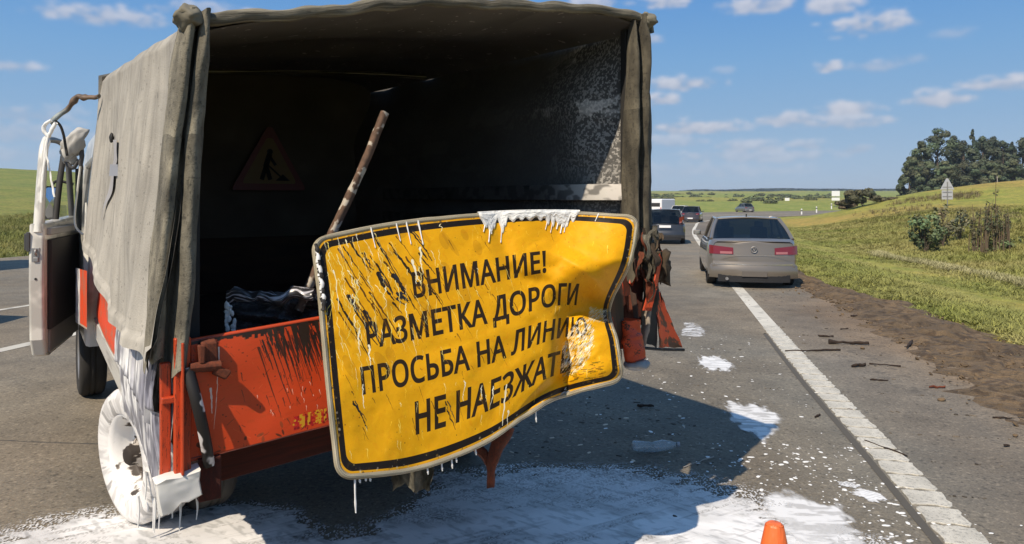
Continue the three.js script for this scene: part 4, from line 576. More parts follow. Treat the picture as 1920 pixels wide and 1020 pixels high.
function signAt(u, v) {
  const q = cub(SP.map((row) => cub(row, u)), v);
  let d = 2.50 + 0.74 * u - 0.22 * v;
  d -= 0.17 * sm(0.74, 1, u + (v - 0.1) * 0.25) * (1 - sm(0.22, 0.44, v - (1 - u) * 0.3));
  d += 0.17 * Math.exp(-(((u - 1.0) / 0.18) ** 2) - (((v - 0.52) / 0.075) ** 2));
  d -= 0.05 * sm(0.84, 0.97, u) * sm(0.56, 0.68, v);
  d += 0.07 * Math.exp(-(((u - 0.80 - (v - 0.8) * 0.02) / 0.045) ** 2)) * sm(0.5, 0.72, v);
  d += 0.016 * Math.exp(-(((u - 0.575 - v * 0.1) / 0.045) ** 2)) * sm(0.45, 0.1, v);
  d += 0.012 * Math.exp(-(((u - 0.70 - (v - 0.5) * 0.6) / 0.03) ** 2)) * sm(0.25, 0.4, v) * sm(0.75, 0.6, v) + 0.009 * Math.exp(-(((v - 0.38 - (u - 0.7) * 0.5) / 0.03) ** 2)) * sm(0.55, 0.68, u);
  d += 0.05 * Math.exp(-(((v - 1) / 0.06) ** 2)) * sm(0.55, 0.85, u) * 0.8;
  const kink = (u0, v0, u1, v1, w, h) => { const dx = u1 - u0, dv = v1 - v0, l = dx * dx + dv * dv, t = clamp(((u - u0) * dx + (v - v0) * dv) / l), e = Math.hypot(u - u0 - t * dx, v - v0 - t * dv); return h * Math.max(0, 1 - e / w) * Math.sin(Math.PI * clamp(t * 0.9 + 0.08)) ** 0.5; };
  d += kink(0.60, 0.30, 0.84, 0.60, 0.05, 0.028) - kink(0.70, 0.22, 0.98, 0.44, 0.06, 0.03) + kink(0.78, 0.58, 0.80, 1.0, 0.05, 0.05) - kink(0.84, 0.60, 1.0, 0.62, 0.045, 0.03) + kink(0.55, 0.0, 0.60, 0.34, 0.035, 0.016) + kink(0.66, 0.98, 0.86, 0.86, 0.04, 0.035) - kink(0.64, 0.5, 0.80, 0.72, 0.04, 0.02);
  d += (fbm(u * 8, v * 7, 3, 401) - 0.5) * 0.022 + (fbm(u * 22, v * 18, 2, 403) - 0.5) * 0.008 * sm(0.55, 0.8, u) + (fbm(u * 40, v * 34, 2, 405) - 0.5) * 0.03 * Math.exp(-(((u - 0.85) / 0.06) ** 2) - (((v - 0.75) / 0.14) ** 2));
  return at(q[0], q[1], d);
}
const RC = 0.055, ASP = 1.4;
const inset = (v) => { const e = v * 1 < RC ? v / RC : 1 - v < RC ? (1 - v) / RC : 1; return e >= 1 ? 0 : RC / ASP * (1 - Math.sqrt(1 - (1 - e) ** 2)); };
const signIn = (u, v, k = 0) => { const i = inset(v); return signAt(lerp(i, 1 - i, u), v); };
const signN = (u, v) => { const e = 0.01, a = signAt(clamp(u + e), v).sub(signAt(clamp(u - e), v)), b = signAt(u, clamp(v + e)).sub(signAt(u, clamp(v - e))); const n = b.cross(a).normalize(); return n.z < 0 ? n.negate() : n; };
{
  const C = signAt(0.5, 0.5), o = thing('road_sign', 'bent yellow rectangular road sign with black Cyrillic lettering hanging on the truck tail', 'road sign', C);
  const loc = (p) => p.sub(C), vv = (v) => { return v; };
  const face = grid(130, 110, (u, v) => loc(signIn(u, v)), (u, v) => { const i = inset(v); return [lerp(i, 1 - i, u), 1 - v]; });
  part('sign_face', face, phys({ map: signTex, roughness: 0.55, specularIntensity: 0.4 }), o);
  const back = grid(60, 50, (u, v) => { const i = inset(v), U = lerp(i, 1 - i, u); return loc(signAt(U, v).addScaledVector(signN(U, v), -0.006)); });
  part('sign_back', back, steelMat, o);
  const loop = []; const N = 44;
  for (let i = 0; i < N; i++) loop.push([i / N * (1 - 0.08) + 0.04, 0]); for (let i = 0; i <= 5; i++) { const a = i / 5 * 1.5708; loop.push([1 - RC / ASP + RC / ASP * Math.sin(a), RC - RC * Math.cos(a)]); }
  for (let i = 1; i < 34; i++) loop.push([1, RC + i / 34 * (1 - 2 * RC)]); for (let i = 0; i <= 5; i++) { const a = i / 5 * 1.5708; loop.push([1 - RC / ASP + RC / ASP * Math.cos(a), 1 - RC + RC * Math.sin(a)]); }
  for (let i = 1; i < N; i++) loop.push([1 - RC / ASP - i / N * (1 - 2 * RC / ASP), 1]); for (let i = 0; i <= 5; i++) { const a = i / 5 * 1.5708; loop.push([RC / ASP - RC / ASP * Math.sin(a), 1 - RC + RC * Math.cos(a)]); }
  for (let i = 1; i < 34; i++) loop.push([0, 1 - RC - i / 34 * (1 - 2 * RC)]); for (let i = 0; i < 5; i++) { const a = i / 5 * 1.5708; loop.push([RC / ASP - RC / ASP * Math.cos(a), RC - RC * Math.sin(a)]); }
  const rim = tube(loop.map(([u, v]) => loc(signAt(clamp(u), clamp(v)).addScaledVector(signN(clamp(u, 0.01, 0.99), clamp(v, 0.01, 0.99)), -0.004))), (t, a) => 0.0085 + 0.002 * n2(t * 90, a * 2, 8), 420, 8, true);
  part('sign_rim', rim, std({ map: tex(1024, 32, (u, v) => { const a = fbm(u * 160, v * 3, 3, 411), b = fbm(u * 40, v * 2, 3, 413); let c = [0.60, 0.555, 0.45]; const w = sm(0.55, 0.68, a), k = sm(0.55, 0.68, b); c = c.map((x) => lerp(x, 0.2, k * 0.75)); return c.map((x, i) => lerp(x, [0.88, 0.85, 0.76][i], w * 0.8)); }), roughness: 0.6, metalness: 0.2 }), o, 'dirty grey folded rim');
  // paint lying thick on its upper edge and running down
  const onS = (u, v, out) => loc(signAt(clamp(u), clamp(v)).addScaledVector(signN(clamp(u, 0.02, 0.98), clamp(v, 0.02, 0.98)), out));
  const r = rngOf(61);
  const runs = [[0.53, 0.085, 0.006], [0.542, 0.14, 0.006], [0.552, 0.10, 0.005], [0.577, 0.15, 0.005], [0.586, 0.09, 0.004], [0.61, 0.05, 0.006], [0.635, 0.04, 0.005], [0.66, 0.045, 0.007], [0.69, 0.05, 0.005], [0.712, 0.10, 0.004], [0.727, 0.12, 0.0035], [0.746, 0.10, 0.008], [0.758, 0.125, 0.008], [0.77, 0.12, 0.005], [0.79, 0.065, 0.006]];
  const lipLen = (u) => { let l = 0.020 + 0.012 * n2(u * 60, 1, 9); for (const [q, k, w] of runs) l = Math.max(l, k * 0.55 * Math.exp(-(((u - q) / (w * 1.6)) ** 2)) + 0.018); return l * sm(0.508, 0.522, u) * sm(0.812, 0.796, u) + 0.002; };
  part('paint_lip', grid(170, 22, (u, v) => { const U = lerp(0.508, 0.812, u), k = v * 1.25 - 0.25, h = 0.0085 * Math.sqrt(Math.max(0, 1 - Math.abs(k) ** 3)) * (0.6 + 0.7 * n2(U * 50, v * 3, 6)) * sm(0.508, 0.516, U) * sm(0.812, 0.803, U); const p = signAt(U, clamp(k * lipLen(U), 0, 1)).addScaledVector(signN(U, 0.03), k < 0 ? 0.004 - 0.016 * k * k * 16 * 0.5 : 0.001 + h); p.y += k < 0 ? 0.010 * Math.sin(-k * 9) + 0.004 : 0.006 * (1 - clamp(k * 6)); return loc(p); }), phys({ color: new THREE.Color(0.74, 0.73, 0.69), roughness: 0.5, bumpMap: grey(256, 128, (u, v) => fbm(u * 30, v * 10, 4, 415)), bumpScale: 0.006 }), o, 'thick white paint along the upper edge of the sign');
  const drip = (u, v0, len, w, lean = -0.01) => part('paint_drip', tube([0, 0.25, 0.5, 0.75, 1].map((k) => onS(u + lean * k, v0 + len * k, 0.003)), (t) => 0.7 * w * (1.15 - 0.75 * t + 0.35 * Math.exp(-(((t - 0.93) / 0.06) ** 2))), 18, 8), blobPaint, o);
  for (const [u, l, w] of runs.filter((q) => q[1] > 0.08)) drip(u, l * 0.35, l * 0.65, w * 0.75);
  drip(0.872, 0, 0.045, 0.004);
  for (const [u, l, w] of [[0.30, 0.10, 0.004], [0.27, 0.08, 0.004], [0.335, 0.11, 0.005], [0.19, 0.09, 0.004]]) drip(u, 0, l, w, 0.004);
  // strings of paint below the lower edge
  for (const [u, len] of [[0.055, 0.115], [0.07, 0.022], [0.09, 0.018], [0.105, 0.02], [0.3, 0.03], [0.35, 0.035], [0.385, 0.04], [0.40, 0.025], [0.47, 0.03], [0.70, 0.05]]) { const p = signAt(u, 1).addScaledVector(signN(u, 0.99), -0.004); part('paint_drip', tube([p.clone(), p.clone().add(V(0.001, -len * 0.55, 0)), p.clone().add(V(0.003, -len, 0))].map(loc), (t) => (0.0035 + 0.0018 * Math.exp(-(((t - 0.75) / 0.1) ** 2))) * (1 - 0.3 * t), 14, 6), blobPaint, o); }
  for (let i = 0; i < 9; i++) { const v = 0.02 + i * 0.03; part('paint_drip', tube([onS(0.002, v, 0.006), onS(0.005, v + 0.03, 0.009), onS(0.002, v + 0.055, 0.005)], (t) => 0.004 + 0.005 * n2(i, t * 4, 3), 8, 6), i % 2 ? blobPaint : darkMat, o); }
}
// ---------------------------------------------------------------- things in and on the truck
{
  const a = at(722, 210, 2.86), b = at(560, 582, 2.76), c = a.clone().add(b).multiplyScalar(0.5);
  const g = shake(tube([a, a.clone().lerp(b, 0.3).add(V(0.006, 0, 0)), a.clone().lerp(b, 0.65), b], (t, q) => 0.0155 * (1 + 0.12 * Math.cos(4 * q)), 50, 12), 0.006, 30, 3);
  centred('pole', g, std({ map: tex(64, 512, (u, v) => { const w = sm(0.55, 0.66, fbm(u * 4, v * 30, 3, 421)), f = fbm(u * 8, v * 60, 2, 423), k = 0.8 + f * 0.4; return [lerp(0.38 * k, 0.70, w), lerp(0.29 * k, 0.66, w), lerp(0.23 * k, 0.6, w)]; }), roughness: 0.85 }), 'slanting brown wooden pole sticking up behind the yellow sign', 'pole');
}
{ // warning triangle at the load bed front, interior shade put into its colours
  const o = thing('warning_sign', 'triangular roadworks warning sign standing inside the truck bed, its colours darkened as shade', 'warning sign', truck.localToWorld(L(1.16, 1.715, FRONT - 0.12)), 0.5759);
  const tri = (k, dz, dep) => { const s = new THREE.Shape(), h = 0.50 * k, w = 0.285 * k, cy = 0.185 * (1 - k); s.moveTo(-w * 0.92, cy); s.quadraticCurveTo(-w, cy, -w * 0.94, cy + 0.04); s.lineTo(-0.025, cy + h * 0.97); s.quadraticCurveTo(0, cy + h, 0.025, cy + h * 0.97); s.lineTo(w * 0.94, cy + 0.04); s.quadraticCurveTo(w, cy, w * 0.92, cy); return new THREE.ExtrudeGeometry(s, { depth: dep, bevelEnabled: false }).translate(0, 0, dz); };
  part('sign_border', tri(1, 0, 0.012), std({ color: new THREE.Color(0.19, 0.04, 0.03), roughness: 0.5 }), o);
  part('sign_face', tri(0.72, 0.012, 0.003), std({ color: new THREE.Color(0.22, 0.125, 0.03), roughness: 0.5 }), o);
  const blk = std({ color: new THREE.Color(0.01, 0.01, 0.01) });
  part('worker_symbol', merge([new THREE.CylinderGeometry(0.022, 0.022, 0.003, 14).rotateX(Math.PI / 2).translate(0.0, 0.30, 0.0175), ...[[[-0.005, 0.275], [-0.03, 0.19], 0.02], [[-0.03, 0.19], [-0.06, 0.09], 0.016], [[-0.028, 0.19], [0.0, 0.09], 0.016], [[0.0, 0.26], [0.04, 0.20], 0.011], [[-0.01, 0.19], [0.09, 0.10], 0.006]].map(([p, q, w]) => { const l = Math.hypot(q[0] - p[0], q[1] - p[1]); return new THREE.BoxGeometry(w * 2, l + w, 0.003).rotateZ(Math.atan2(q[1] - p[1], q[0] - p[0]) - Math.PI / 2).translate((p[0] + q[0]) / 2, (p[1] + q[1]) / 2, 0.0175); }), new THREE.CylinderGeometry(0.001, 0.055, 0.05, 12, 1).scale(1, 1, 0.03).translate(0.10, 0.10, 0.0175)]), blk, o);
}
{ // black plastic sheet behind the tailgate
  const black = phys({ color: new THREE.Color(0.055, 0.054, 0.058), roughness: 0.3, bumpMap: grey(256, 256, (u, v) => fbm(u * 14, v * 14, 4, 431)), bumpScale: 0.02 });
  const W = (x, y, d) => at(x, y, d), C = at(505, 615, 2.74), o = thing('plastic_bag', 'crumpled black plastic sack spotted with white paint, highlight painted on its fold, behind the tailgate', 'bag', C);
  const fold = (v) => 0.03 * Math.sin(v * 9);
  const sheet = grid(40, 26, (u, v) => { const x = lerp(424, 596, u), top = lerp(548, 560, u) + 8 * Math.sin(u * 8) * (1 - v) + (u < 0.1 ? 4 : 0), y = lerp(top, 640, v), d = 2.80 - 0.10 * v + 0.05 * Math.sin(u * 7 + v * 5) * (1 - v) + (fbm(u * 6, v * 6, 3, 433) - 0.5) * 0.12 - 0.08 * Math.exp(-(((v - 0.3 - u * 0.35) / 0.09) ** 2)); return W(x - 4 * v, y, d).sub(C); });
  part('sack_body', sheet, black, o);
  part('lit_sack_fold', shake(tube([[424, 552], [445, 551], [480, 556], [520, 560], [560, 551], [592, 555]].map(([x, y]) => W(x, y, 2.70).sub(C)), (t, a) => 0.016 + 0.014 * n2(t * 9, a * 0.8, 5), 50, 10), 0.04, 20, 7), phys({ map: tex(512, 64, (u, v) => { const w = sm(0.55, 0.68, fbm(u * 30, v * 6, 3, 435)); const k = lerp(0.17, 0.72, w); return [k, k * 0.99, k * 1.02]; }), roughness: 0.3 }), o);  // pale blotches paint the highlight along the fold
  const r = rngOf(12); for (let i = 0; i < 22; i++) { const x = 424 + r() ** 2 * 44, y = 572 + r() * 50; part('paint_drip', shake(lump(0.004 + r() * 0.006, 0.006 + r() * 0.012, 0.005, i, 0.4, 1).translate(...W(x, y, 2.655).sub(C).toArray()), 0.004, 60, i), blobPaint, o); }
}
{ // bottle on the road, in the shadow
  const p = gnd(1228, 848), o = thing('plastic_bottle', 'clear crushed plastic bottle lying in the truck shadow', 'bottle', V(p.x, 0.045, p.z), 0.1);
  const prof = [[0.0, -0.16], [0.036, -0.158], [0.044, -0.14], [0.045, -0.05], [0.041, -0.03], [0.045, -0.01], [0.045, 0.06], [0.034, 0.11], [0.016, 0.15], [0.014, 0.165]].map((q) => new THREE.Vector2(...q));
  const g = new THREE.LatheGeometry(prof, 24).rotateZ(-Math.PI / 2); g.scale(0.9, 0.75, 0.8); const g3 = shake(g, 0.035, 18, 3);
  part('bottle_body', g3, phys({ color: new THREE.Color(0.8, 0.84, 0.86), transmission: 0.85, thickness: 0, roughness: 0.25 }), o);
  part('bottle_cap', new THREE.CylinderGeometry(0.017, 0.017, 0.018, 14).rotateZ(Math.PI / 2).translate(0.155, 0, 0), std({ color: new THREE.Color(0.3, 0.32, 0.35) }), o);
}
function makeCone(o, H, r0, r1, base) {
  const om = phys({ color: new THREE.Color(0.80, 0.155, 0.035), roughness: 0.45, bumpMap: grey(128, 128, (u, v) => fbm(u * 12, v * 12, 3, 441)), bumpScale: 0.006 });
  const rad = (y) => lerp(r1, r0, (y - 0.02) / (H - 0.02));
  part('cone_body', new THREE.LatheGeometry([[0.0, H], [r0 * 0.72, H - 0.001], [r0, H - 0.008], ...[0.25, 0.5, 0.75, 1].map((k) => { const y = lerp(H - 0.008, 0.03, k); return [rad(y), y]; })].map((q) => new THREE.Vector2(...q)), 32), om, o);
  part('cone_band', new THREE.LatheGeometry([0.34, 0.40, 0.46, 0.52].map((k) => new THREE.Vector2(rad(H * (1 - k)) + 0.002, H * (1 - k))), 32), std({ color: new THREE.Color(0.75, 0.75, 0.74) }), o);
  part('cone_base', new RoundedBoxGeometry(base, 0.03, base, 2, 0.012).translate(0, 0.015, 0), om, o);
}
{ const p = at(1452, 980, 2.62); makeCone(thing('traffic_cone', 'orange traffic cone poking up at the bottom edge, white splash behind it', 'traffic cone', V(p.x, 0, p.z)), p.y, 0.032, 0.125, 0.30); }
{ // bent tube with cloth straps, from the cover to the door top
  const P = [[186, 181, 5.0], [160, 183, 5.05], [147, 180, 5.06], [138, 190, 5.07], [125, 206, 5.08], [112, 216, 5.06], [93, 231, 5.04]].map((q) => at(...q));
  centred('bent_tube', shake(tube(P, (t) => 0.017 + 0.008 * Math.exp(-(((t - 0.52) / 0.05) ** 2)) + 0.007 * Math.exp(-(((t - 0.3) / 0.04) ** 2)), 60, 10), 0.012, 18), std({ map: tex(32, 256, (u, v) => { const k = 0.6 + 0.6 * fbm(u * 3, v * 12, 3, 451), t = sm(0.2, 0.4, v); return [lerp(0.55, 0.42, t) * k, lerp(0.58, 0.34, t) * k, lerp(0.57, 0.27, t) * k]; }), roughness: 0.6 }), 'bent brownish tube from the canvas top to the open door', 'bent tube');
  centred('cable', tube([[103, 226, 5.04], [112, 234, 5.06], [119, 252, 5.08], [123, 275, 5.1], [126, 292, 5.1]].map((q) => at(...q)), 0.009, 24, 6), darkMat, 'black cable hanging from the bent tube above the door', 'cable');
  const band = (pts, w) => { const c = new THREE.CatmullRomCurve3(pts, false, 'centripetal'); return shake(grid(4, 40, (u, v) => { const p = c.getPointAt(v); return p.add(V((u - 0.5) * w, 0, -Math.abs(u - 0.5) * w * 0.5)); }), 0.012, 18); };
  const cloth = std({ color: new THREE.Color(0.82, 0.81, 0.77), roughness: 0.9 });
  const strap = thing('cloth_strap', 'white cloth strap knotted round the bent tube and door frame', 'strap', at(86, 300, 4.98));
  const rel = (g) => g.translate(-strap.position.x, -strap.position.y, -strap.position.z);
  part('knot', rel(shake(tube([[96, 226], [86, 233], [84, 246], [90, 255], [97, 245], [104, 230]].map(([x, y]) => at(x, y, 4.99)), 0.012, 30, 8), 0.016, 30)), cloth, strap);
  part('band', rel(band([[90, 252], [85, 280], [79, 325], [75, 380]].map(([x, y]) => at(x, y, 4.97)), 0.015)), cloth, strap); part('band', rel(band([[86, 258], [86, 285], [92, 320], [100, 368]].map(([x, y]) => at(x, y, 5.0)), 0.014)), cloth, strap);
  const rag = thing('rag', 'pale grey rag bunched between the open door and the canvas', 'rag', at(138, 290, 5.3));
  part('rag_cloth', shake(merge([lump(0.055, 0.12, 0.06, 5, 0.5, 4).rotateZ(-0.5).translate(0.0, 0.08, 0), lump(0.05, 0.06, 0.05, 9, 0.5, 3).translate(-0.035, -0.02, 0)]), 0.06, 16), std({ map: tex(128, 128, (u, v) => { const k = 0.5 + 0.4 * fbm(u * 6, v * 6, 3, 461); return [k, k * 0.99, k * 0.96]; }), roughness: 0.95 }), rag);
  part('rag_tail', shake(merge([tube([V(-0.05, 0.0, 0), V(-0.05, -0.06, 0.01), V(0.0, -0.10, 0), V(0.04, -0.04, 0)], 0.014, 18, 8), tube([V(0.05, 0.06, 0), V(0.06, -0.03, 0), V(0.05, -0.12, 0)], 0.016, 12, 8)]), 0.03, 20), std({ color: new THREE.Color(0.08, 0.08, 0.085), roughness: 0.9 }), rag);
}

// ---------------------------------------------------------------- vehicles
function makeCar(o, q) {            // base at the origin, nose to -z, tail at z = L / 2
  const { L: len, W, H, kind, paint, glass = tintGlass } = q, w = W / 2, z1 = len / 2, belt = H * (q.belt ?? 0.62), yb = q.clear ?? 0.17;
  const tail = q.deck ?? belt;      // height of the boot lid or of the lower window edge at the tail
  const sec = (z) => {              // half width factor, top height of the lower body
    const e = (z1 - z) / len;       // 0 tail, 1 nose
    const wf = 1 - 0.10 * sm(0.14, 0, e) ** 1.5 - 0.16 * sm(0.84, 1, e) ** 1.5, top = e < 0.06 ? lerp(tail - 0.05, tail, sm(0, 0.06, e)) : e < 0.72 ? lerp(tail, belt, sm(0.06, 0.3, e)) : lerp(belt, H * 0.45, sm(0.68, 1, e)), low = yb + 0.06 * sm(0.06, 0, e) + 0.06 * sm(0.94, 1, e);
    return [wf, top, low];
  };
  const ring = (z) => { const [f, top, low] = sec(z), a = w * f, mid = lerp(low, top, 0.55); return [[-a * 0.80, low], [-a * 0.97, low + 0.05], [-a, lerp(low, top, 0.35)], [-a * 0.995, mid], [-a * 0.975, lerp(mid, top, 0.7)], [-a * 0.93, top - 0.025], [-a * 0.87, top], [-a * 0.45, top + 0.012], [0, top + 0.016], [a * 0.45, top + 0.012], [a * 0.87, top], [a * 0.93, top - 0.025], [a * 0.975, lerp(mid, top, 0.7)], [a * 0.995, mid], [a, lerp(low, top, 0.35)], [a * 0.97, low + 0.05], [a * 0.80, low]]; };
  const st = [0, 0.012, 0.03, 0.06, 0.1, 0.16, 0.25, 0.4, 0.55, 0.7, 0.78, 0.86, 0.93, 0.97, 0.99, 1].map((e) => z1 - e * len);
  const zb = (x, y, z) => z - (z > z1 - 0.3 ? 0.20 * (Math.abs(x) / w) ** 2.6 * (1 - (z1 - z) / 0.3) : 0) - (z > z1 - 0.02 ? (y > yb + 0.30 ? 0.05 * sm(yb + 0.30, tail, y) : -0.02) : 0);
  const skin = grid(16, st.length - 1, (u, v) => { const z = st[Math.round(v * (st.length - 1))], p = ring(z)[Math.round(u * 16)]; return V(p[0], p[1], zb(p[0], p[1], z)); });
  const cap = (z) => { const R = ring(z).slice(0, 9); return grid(20, 18, (u, v) => { const y = lerp(R[0][1], R[8][1], v); let k = 1; while (k < 8 && R[k][1] < y) k++; const f = clamp((y - R[k - 1][1]) / Math.max(1e-5, R[k][1] - R[k - 1][1])), a = -lerp(R[k - 1][0], R[k][0], f), x = a * (2 * u - 1); return V(x, y, zb(x, y, z)); }); };
  part('body', toCreasedNormals(merge([skin, cap(st[0]), cap(st[st.length - 1])]), 0.6), paint, o);
  // cabin
  const [c0, c1, c2, c3] = q.cabin;  // distances from the tail: foot of rear glass, rear roof edge, front roof edge, foot of windscreen
  const wl = w * 0.90, wu = w * 0.72, yl = (z) => sec(z)[1], A = V(wl, yl(z1 - c0) - 0.01, z1 - c0), Bq = V(wu, H - 0.03, z1 - c1), C = V(wu, H - 0.025, z1 - c2), D = V(wl * 0.97, belt - 0.02, z1 - c3), m = (p) => V(-p.x, p.y, p.z);
  part('roof', (() => { const g = grid(8, 6, (u, v) => { const x = lerp(-wu, wu, u) * 1.01, z = lerp(Bq.z + 0.02, C.z - 0.02, v); return V(x, H - 0.03 + 0.035 * (1 - (2 * u - 1) ** 2) + 0.012 * Math.sin(v * 3.14), z); }); return g; })(), paint, o);
  const pil = [[A, Bq], [C, D]].flatMap(([a, b]) => [tube([a, a.clone().lerp(b, 0.5).add(V(0.012, 0.012, 0)), b], 0.035, 8, 6), tube([m(a), m(a).lerp(m(b), 0.5).add(V(-0.012, 0.012, 0)), m(b)], 0.035, 8, 6)]);
  const mid = 0.5, MB = A.clone().lerp(D, mid), MT = Bq.clone().lerp(C, mid); pil.push(tube([MB, MT], 0.03, 4, 6), tube([m(MB), m(MT)], 0.03, 4, 6), tube([Bq, C], 0.025, 6, 6), tube([m(Bq), m(C)], 0.025, 6, 6), tube([Bq, Bq.clone().lerp(m(Bq), 0.5).add(V(0, 0.03, 0)), m(Bq)], 0.022, 8, 6));
  part('pillars', merge(pil), paint, o);
  const pane = (a, b, c, d, bow = 0) => grid(8, 2, (u, v) => a.clone().lerp(b, u).lerp(d.clone().lerp(c, u), v).add(V(0, 0, bow * (1 - (2 * u - 1) ** 2))));
  part('rear_window', pane(A, m(A), m(Bq), Bq, 0.05), glass, o); part('windscreen', pane(D, m(D), m(C), C, -0.06), glass, o);
  part('side_window', pane(A, D, C, Bq), glass, o); part('side_window', pane(m(A), m(D), m(C), m(Bq)), glass, o);
  const dark = std({ color: new THREE.Color(0.02, 0.02, 0.022), roughness: 0.9 });
  for (const x of [-0.22, 0.22]) part('seat', merge([new RoundedBoxGeometry(w * 0.42, (H - belt) * 0.75, 0.12, 2, 0.04).translate(x * W * 0.95, belt + (H - belt) * 0.12, z1 - len * 0.52), new RoundedBoxGeometry(w * 0.22, 0.13, 0.08, 2, 0.03).translate(x * W * 0.95, belt + (H - belt) * 0.62, z1 - len * 0.52)]), dark, o);
  part('rear_shelf', new THREE.BoxGeometry(wl * 1.7, 0.03, 0.5).translate(0, tail - 0.03, z1 - c0 - 0.32), dark, o);
  // lights, bumper, plate, mirrors, wheels
  const red = phys({ color: new THREE.Color(0.17, 0.01, 0.01), roughness: 0.15, clearcoat: 1 }), clear = phys({ color: new THREE.Color(0.36, 0.13, 0.12), roughness: 0.15, clearcoat: 1 });
  for (const s of [-1, 1]) {
    const [lx, ly, lw, lh] = q.light, zf = (x, y) => zb(x * 1, y, z1) + 0.012;
    const g = grid(8, 4, (u, v) => { const x = s * lerp(lx, lx + lw, u), y = lerp(ly, ly + lh * lerp(0.75, 1, u), v); return V(x, y, zf(x, y) - (u > 0.85 ? (u - 0.85) * 0.3 : 0)); });
    const t = part('tail_light', g, red, o); const c = grid(4, 2, (u, v) => { const x = s * lerp(lx + lw * 0.05, lx + lw * 0.55, u), y = ly + lh * lerp(0.05, 0.32, v); return V(x, y, zf(x, y) + 0.006); }); part('lamp_strip', c, clear, t);
    const mr = part('wing_mirror', merge([new RoundedBoxGeometry(0.17, 0.11, 0.08, 2, 0.03).translate(s * (w + 0.09), belt + 0.07, z1 - c3 - 0.0 + 0.25), box(0.09, 0.03, 0.03, s * (w - 0.02), belt + 0.03, z1 - c3 + 0.25)]), paint, o);
    part('mirror_glass', new THREE.BoxGeometry(0.13, 0.075, 0.006).translate(s * (w + 0.09), belt + 0.07, z1 - c3 + 0.294), std({ color: new THREE.Color(0.8, 0.82, 0.85), metalness: 1, roughness: 0.05 }), mr);
  }
  part('bumper', grid(20, 4, (u, v) => { const x = lerp(-w * 0.97, w * 0.97, u), y = lerp(yb + 0.02, yb + 0.27, v); return V(x * (1 - 0.02 * v), y, zb(x, y, z1) + 0.026 * Math.sin(v * Math.PI) ** 0.7 - 0.03 * (Math.abs(u - 0.5) * 2) ** 8 + 0.008); }), paint, o);
  part('shaded_valance', grid(12, 2, (u, v) => { const x = lerp(-w * 0.78, w * 0.78, u), y = lerp(yb - 0.05, yb + 0.09, v); return V(x, y, zb(x, y, z1) + 0.014 + 0.012 * v); }), dark, o);  // dark valance, drawn taller to carry the shade under the tail
  part('number_plate', new THREE.BoxGeometry(0.46, 0.10, 0.012).translate(q.plateX ?? 0, q.plateY ?? yb + 0.2, z1 + 0.058 + (q.plateZ ?? 0)), std({ color: new THREE.Color(...(q.plate ?? [0.7, 0.7, 0.68])), roughness: 0.5 }), o);
  if (q.strip) part('trim_strip', grid(20, 1, (u, v) => { const x = lerp(-w * 0.93, w * 0.93, u), y = yb + 0.275 + 0.018 * v; return V(x, y, zb(x, y, z1) + 0.012 - 0.03 * (Math.abs(u - 0.5) * 2) ** 8); }), std({ color: new THREE.Color(0.75, 0.74, 0.72), metalness: 0.9, roughness: 0.2 }), o);
  const tr = W * 0.11, wr = q.wheel ?? 0.31;
  for (const s of [-1, 1]) for (const e of [0.2, 0.815]) { const g = new THREE.Group(); g.name = 'wheel'; o.add(g); g.position.set(s * (w - tr / 2 - 0.015), wr, z1 - e * len); mesh('tyre', new THREE.LatheGeometry([[0.62, -0.5], [0.9, -0.52], [1, -0.38], [1, 0.38], [0.9, 0.52], [0.62, 0.5]].map(([a, b]) => new THREE.Vector2(a * wr, b * tr)), 28).rotateZ(Math.PI / 2), rubberMat, g); mesh('rim', new THREE.CylinderGeometry(wr * 0.64, wr * 0.64, tr * 0.8, 20).rotateZ(Math.PI / 2), steelMat, g); }
  return o;
}
const carPaint = (r, g, b, metal = 0.35) => phys({ color: new THREE.Color(r, g, b), metalness: metal, roughness: 0.36, clearcoat: 1, clearcoatRoughness: 0.06 });
const heading = (m) => { const a = onRoad(m, 0), b = onRoad(m + 1, 0); return Math.atan2(-(b.x - a.x), -(b.z - a.z)); };
{ // grey saloon driving by
  const p = gnd(1414, 541), L1 = 4.5, h = heading(mAt(14)), o = thing('sedan_car', 'silver beige saloon car stopped astride the white edge line', 'car', V(p.x - Math.sin(h) * L1 / 2, roadY(-p.z + 2), p.z - Math.cos(h) * L1 / 2), h);
  makeCar(o, { L: L1, W: 1.70, H: 1.345, belt: 0.66, deck: 0.95, clear: 0.19, paint: carPaint(0.21, 0.18, 0.145, 0.45), cabin: [0.42, 1.15, 2.35, 3.1], light: [0.38, 0.665, 0.44, 0.17], strip: true, plateY: 0.30, plate: [0.12, 0.105, 0.09] });
  part('badge', new THREE.TorusGeometry(0.055, 0.009, 6, 22).translate(0, 0.76, L1 / 2 - 0.005), steelMat, o); part('badge_letters', merge([[-0.03, 0.035, 0, -0.035], [0, -0.035, 0.03, 0.035], [-0.015, 0.0, 0.0, 0.02], [0.0, 0.02, 0.015, 0.0]].map(([a, b, c, d]) => tube([V(a, 0.76 + b, L1 / 2 - 0.004), V(c, 0.76 + d, L1 / 2 - 0.004)], 0.007, 2, 5))), steelMat, o);
  part('boot_seam', grid(12, 1, (u, v) => V(lerp(-0.62, 0.62, u), 0.655 - v * 0.008, L1 / 2 + 0.0)), std({ color: new THREE.Color(0.6, 0.58, 0.55), metalness: 0.8, roughness: 0.25 }), o);
  part('exhaust_tip', new THREE.CylinderGeometry(0.03, 0.03, 0.1, 12).rotateX(Math.PI / 2).translate(-0.5, 0.2, L1 / 2 - 0.02), steelMat, o);
  part('aerial', box(0.02, 0.07, 0.1, 0, 1.38, L1 / 2 - 1.4), darkMat, o);
}
